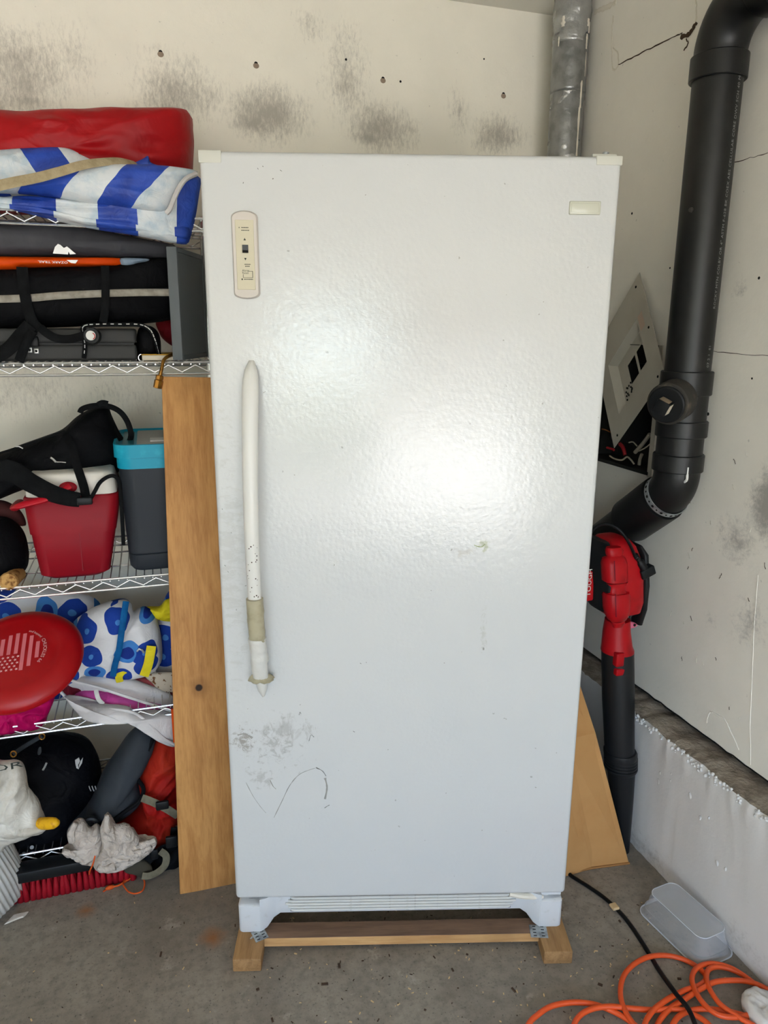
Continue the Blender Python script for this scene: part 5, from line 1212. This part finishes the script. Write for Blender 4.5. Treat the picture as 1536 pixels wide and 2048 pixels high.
blk([(1500, 1213, 1266, 1), (1504, 1213, 1268, 1), (1510, 1214, 1268, 1), (1536, 1217, 1268, 1), (1540, 1218, 1266, 1)], 'nozzle_collar', tube_m)
for y in (1514, 1520, 1526, 1532): blk([(y - 1.5, 1214, 1268.5, 1), (y + 1.5, 1214, 1268.5, 1)], 'collar_ring', tube_m)
blk([(1536, 1219, 1265, 1), (1600, 1226, 1262, 1), (1702, 1238, 1256, 1)], 'nozzle_tip', tube_m)
blk([(1238, 1214, 1256, 1), (1262, 1210, 1256, 1), (1290, 1208, 1259, 1), (1298, 1207, 1262, 1), (1301, 1207, 1262, 1)], 'neck', M['redplastic'])
# volute housing
blk([(1071, 1212, 1240, 1.4), (1075, 1204, 1248, 1.35), (1086, 1198, 1256, 1.3), (1110, 1197, 1264, 1.25), (1150, 1198, 1268, 1.25), (1195, 1200, 1269, 1.2), (1216, 1202, 1266, 1.1), (1222, 1206, 1258, 1)], 'fan_housing', M['redplastic'], sq=3.2, n=36)
blk([(1078, 1190, 1204, 4), (1100, 1184, 1204, 4.5), (1160, 1184, 1204, 4.5), (1205, 1186, 1204, 4), (1215, 1190, 1203, 3.5)], 'intake_cover', M['black'], sq=3, n=28)
blk([(1085, 1262, 1270, 6), (1100, 1262, 1277, 4.5), (1160, 1264, 1279, 4.5), (1210, 1266, 1279, 4), (1245, 1268, 1277, 3)], 'motor_cover', M['black'], sq=3, n=28)
# front handle, in jointed bulges
blk([(1094, 1214, 1240, .6), (1100, 1212, 1244, .7), (1110, 1214, 1242, .7), (1116, 1208, 1248, .75), (1126, 1206, 1250, .8), (1160, 1208, 1251, .8), (1164, 1214, 1248, .7)], 'handle', M['redplastic'], sq=2.6, dy=-.062)
blk([(1164, 1212, 1252, .6), (1170, 1216, 1248, .7), (1182, 1216, 1248, .7), (1186, 1210, 1254, .6)], 'handle_joint', M['redplastic'], sq=3, dy=-.060)
blk([(1184, 1210, 1254, .75), (1190, 1209, 1255, .8), (1215, 1210, 1255, .8), (1228, 1213, 1254, .75), (1238, 1218, 1250, .7), (1244, 1226, 1246, .5)], 'handle', M['redplastic'], sq=2.6, dy=-.060)
blk([(1240, 1225, 1246, .6), (1244, 1224, 1248, .7), (1254, 1227, 1244, .5)], 'handle_joint', M['redplastic'], sq=3, dy=-.045)
for y0, y1, dy_ in ((1122, 1162, -.0955), (1188, 1234, -.0955)):
    P = [at(1229 + (y - 1122) * .03, y, Y=bY(y) + dy_) for y in (y0, (y0 + y1) / 2, y1)]
    MB().tube(P, .0012, 6).build('handle_seam', M['maroon'], lb, True)
for ya, yb2 in ((1304, 1333), (1335, 1351)):
    qa, qb = at(1229, yb2, Y=bY(1330) - .036), at(1247, ya, Y=bY(1330) - .036); MB().bbox((qa.x, qa.y - .009, qa.z), (qb.x, qa.y + .016, qb.z), .004, 3).build('latch', M['redplastic'], lb, True)
P = P0([(1255, 1244), (1266, 1244), (1275, 1250), (1266, 1256), (1255, 1256)], bY(1250) - .01); MB().pillow(P, .006, .006, N=32, rings=4).build('tab', M['pink'], lb, True)
q = at(1269, 1250, Y=bY(1250) - .017); MB().lathe([(.004, 0), (.004, .002)], q, (0, -1, 0), 10).build('tab_hole', M['dark'], lb)
MB().tube(catmull(P0([(1266, 1214), (1266, 1225), (1260, 1235), (1262, 1246)], bY(1230) - .005), 6), .004, 8).build('trigger', M['black'], lb, True)
P = P0([(1164, 1144), (1185, 1142), (1187, 1170), (1186, 1200), (1164, 1204)], bY(1170) - .06); MB().pillow(P, .004, .004, N=40, rings=4, p=6, smooth=False).build('brand_sticker', M['redplastic'], lb, True)
o3 = at(1177, 1193, Y=bY(1170) - .066)
m = MB(); m.text('TOUGH', .022, lambda x, y: o3 + V((-y * .8, 0, x * 1.0)), align='LEFT'); m.build('brand_lettering', M['white'], lb)
cdp = catmull([at(a, b, Y=y) for a, b, y in ((1178, 1080, 1.70), (1184, 1062, 1.69), (1200, 1050, 1.68), (1218, 1049, 1.665), (1236, 1058, 1.65), (1252, 1076, 1.64), (1264, 1098, 1.64), (1272, 1118, 1.645))], 7)
MB().tube(cdp, .0042, 8).build('power_cord', M['cable'], lb, True)
qa, qb = at(1270, 1108, Y=1.645), at(1288, 1138, Y=1.645); dv2 = qb - qa
MB().lathe([(.005, 0), (.008, .004), (.006, .008), (.008, .012), (.006, .016), (.008, .020), (.007, .024), (.012, .03), (.013, dv2.length)], qa, dv2, 12).build('plug_boot', M['cable'], lb, True)
q = at(1292, 1143, Y=1.645); ey_ = V((.92, 0, .38)); ez_ = V((-.38, 0, .92))
Mq = Matrix(((ey_.x, 0, ez_.x, q.x), (0, 1, 0, q.y), (ey_.z, 0, ez_.z, q.z), (0, 0, 0, 1)))
MB(Mq).bbox((-.022, -.014, -.014), (.022, .014, .014), .004, 3).build('plug', M['black'], lb, True)

# flattened cardboard carton leaning on the freezer side
cbx = thing('cardboard_carton', 'flattened brown cardboard carton leaning against the freezer side', 'cardboard', at(1200, 1735, Z=0))
def slab(q4, th, name, mat):
    q4 = [V(q) for q in q4]; nrm_ = (q4[1] - q4[0]).cross(q4[3] - q4[0]).normalized()
    if nrm_.dot(CAM - q4[0]) > 0: nrm_ = -nrm_
    m = MB(); v8 = q4 + [q + nrm_ * th for q in q4]
    m.add(v8, [(0, 1, 2, 3), (7, 6, 5, 4), (0, 4, 5, 1), (1, 5, 6, 2), (2, 6, 7, 3), (3, 7, 4, 0)]); return m.build(name, mat, cbx)
c0, c1, c2_ = at(1258, 1728, Z=0), at(1183, 1738, Z=0), at(1128, 1750, Z=0)
k1, k1b = at(1191, 1466, Y=1.64), at(1122, 1466, Y=1.62)
t1, t1b = at(1150, 1340, Y=1.70), at(1100, 1330, Y=1.66)
fold_top = at(1128, 1480, Y=1.61)
slab((c1, c0, k1, fold_top), .006, 'front_panel', M['card'])
slab((c2_ + V((-.03, -.012, .004)), c1, fold_top, fold_top + V((-.08, -.03, .0))), .006, 'side_flap', M['card'])
slab((fold_top, k1, t1, t1b), .006, 'upper_panel', M['card'])
MB().tube([c2_ + V((0, -.001, .004)), c1 + V((0, -.001, .004)), c0 + V((0, -.001, .004))], .0035, 6).build('bottom_edge', M['cardedge'], cbx)
# upturned clear tub
tubm = NT('clear_frosted_plastic'); b_ = tubm.b; b_.inputs['Base Color'].default_value = S(226, 228, 232); b_.inputs['Roughness'].default_value = .22; b_.inputs['Transmission Weight'].default_value = .3; b_.inputs['IOR'].default_value = 1.3; b_.inputs['Alpha'].default_value = .42
m = MB(); tcx, tcy = 1.256, 1.316
secs = [(.001, 0, 0, .128, .224, .030), (.006, 0, 0, .128, .224, .030), (.0065, 0, 0, .118, .212, .030), (.022, 0, 0, .116, .210, .030), (.0225, 0, 0, .110, .204, .030), (.068, 0, 0, .092, .184, .024), (.0705, 0, 0, .088, .180, .022), (.0707, 0, 0, .086, .178, .021), (.0690, 0, 0, .080, .172, .02)]
ins_ = [(z, 0, 0, w - .004, d - .004, r) for z, _, _, w, d, r in secs[-4:0:-1]]
Mtb = Matrix.Translation(V((tcx, tcy, 0))) @ Matrix.Rotation(math.radians(7), 4, 'Z')
tbr = empty('plastic_tub', (tcx, tcy, 0), 0, 'upturned clear plastic tub on the floor by the curb', 'tub')
secs = secs[:-3]
MB(Mtb).loft(secs, 6, cap=False).build('side_wall', tubm.m, tbr, True, angle=35)
zt9, w9, d9, r9 = secs[-1][0], secs[-1][3], secs[-1][4], secs[-1][5]
m = MB(Mtb); m.loft([(zt9, 0, 0, w9, d9, r9), (zt9 + .0012, 0, 0, w9 - .001, d9 - .001, r9), (zt9 + .0016, 0, 0, w9 - .004, d9 - .004, r9)], 6); m.build('top_panel', tubm.m, tbr, True, angle=60)
def bead(z, w, d, r, rad, name):
    ring = []
    for k, (sx, sy) in enumerate(((1, 1), (-1, 1), (-1, -1), (1, -1))):
        for i in range(6):
            a = math.pi / 2 * (k + i / 5); ring.append(V((sx * (w / 2 - r) + r * math.cos(a), sy * (d / 2 - r) + r * math.sin(a), z)))
    ring.append(ring[0]); MB(Mtb).tube(ring, rad, 6, nrm=(0, 0, 1), cap=False).build(name, pm('rim_and_edge_sheen', S(206, 208, 212), .3, spec=.5), tbr, True)
bead(zt9 + .0008, w9, d9, r9, .0011, 'top_edge_sheen'); bead(.003, .128, .224, .030, .0018, 'rim')  # pale top bead has the edge's highlight put into its colour
# orange extension cord: one long tangled run
CP = [(1030, 2110), (1055, 2052), (1075, 2030), (1104, 2012), (1145, 2005), (1185, 2008), (1215, 2018), (1250, 2036), (1280, 2062), (1290, 2110), (1200, 2140), (1150, 2110), (1146, 2060), (1158, 2033), (1184, 2018), (1220, 2013), (1262, 2017), (1310, 2020), (1352, 2018), (1390, 2030), (1425, 2058), (1440, 2110), (1360, 2150), (1300, 2110),
      (1276, 2062), (1252, 2025), (1241, 1990), (1246, 1955), (1266, 1930), (1297, 1914), (1333, 1911), (1370, 1920), (1400, 1938), (1412, 1956), (1400, 1970), (1366, 1982), (1330, 2002), (1302, 2026), (1287, 2062), (1300, 2120), (1330, 2100), (1345, 2050), (1365, 2028), (1400, 2018), (1450, 2022), (1500, 2034), (1560, 2050), (1600, 2010), (1560, 1985), (1500, 1964), (1440, 1962), (1405, 1976), (1370, 1998), (1335, 2022), (1312, 2062), (1330, 2130), (1420, 2140), (1500, 2100),
      (1515, 2060), (1480, 2036), (1440, 2008), (1418, 1975), (1413, 1950), (1422, 1936), (1448, 1935), (1482, 1948), (1512, 1972), (1522, 1998), (1510, 2022), (1478, 2034), (1438, 2030), (1408, 2008), (1390, 1980), (1384, 1955), (1395, 1935), (1424, 1927), (1462, 1936), (1500, 1960), (1540, 1994), (1590, 2040)]
pth = []
for i, (a, b) in enumerate(CP): pth.append(at(a, b, Z=.0065 + .010 * (.5 + .5 * math.sin(i * .55)) + .006 * (i / len(CP))))
for p in pth: p.x = min(p.x, 1.318)
MB().tube(catmull(pth, 7), .0062, 10).build('extension_cord', M['cord'], None, True, 'orange extension cord tangled in loops on the floor', 'cord', angle=180)
P = [V((1.0, 1.75, .0055)), V((1.03, 1.66, .0055))] + pxz([(1132, 1744), (1146, 1754), (1178, 1774), (1214, 1800), (1250, 1836), (1285, 1886), (1318, 1940)], .0055) + pxz([(1350, 1985), (1378, 2020), (1400, 2075)], .028)
MB().tube(catmull(P, 7), .0055, 10).build('black_cable', M['cable'], None, True, 'black power cable running from behind the freezer across the floor', 'cable', angle=180)
q = at(1228, 1815, Z=.01); m = MB(); m.bbox(q + V((-.010, -.012, 0)), q + V((.010, .010, .008)), .002, 1); m.build('wood_chip', M['chip'], None, False, 'pale wood chip lying on the black cable', 'wood chip')
ch = MB(); c_k = at(1528, 2036, Z=0); ch.pillow([c_k + V((.055 * math.cos(a) * random.uniform(.8, 1.1), .06 * math.sin(a) * random.uniform(.8, 1.1), .022)) for a in [k * math.pi / 5 for k in range(10)]], .016, .022, nrm=(0, 0, 1), amp=.006, sc=30, p=9, N=60, rings=10, smooth=False)
ch.build('plaster_chunk', M['plaster'], None, True, 'broken white plaster chunk under the orange cord', 'rubble', angle=60)
# grit and splinters scattered on the floor
random.seed(11); m = MB(); m2 = MB()
for k in range(300):
    if k % 3: px, py = random.uniform(470, 1300), random.uniform(1800, 2045)
    else: px, py = random.uniform(0, 1500), random.uniform(1790, 2045)
    q = at(px, py, Z=0)
    if q.x > 1.30: continue
    r = random.uniform(.0006, .0014) if k % 14 else random.uniform(.0018, .003); a = random.uniform(0, 3.1)
    L = random.uniform(1, 3.5); Mx = Matrix.Translation(q) @ Matrix.Rotation(a, 4, 'Z')
    (m if k % 2 else m2).box((-r * L, -r, 0), (r * L, r, r * 1.2), Mx)
m.build('splinters', M['chip'], None, False, 'pale splinters and chips scattered over the concrete floor', 'debris', kind='stuff')
m2.build('grit', M['crack'], None, False, 'dark grit scattered over the concrete floor', 'debris', kind='stuff')
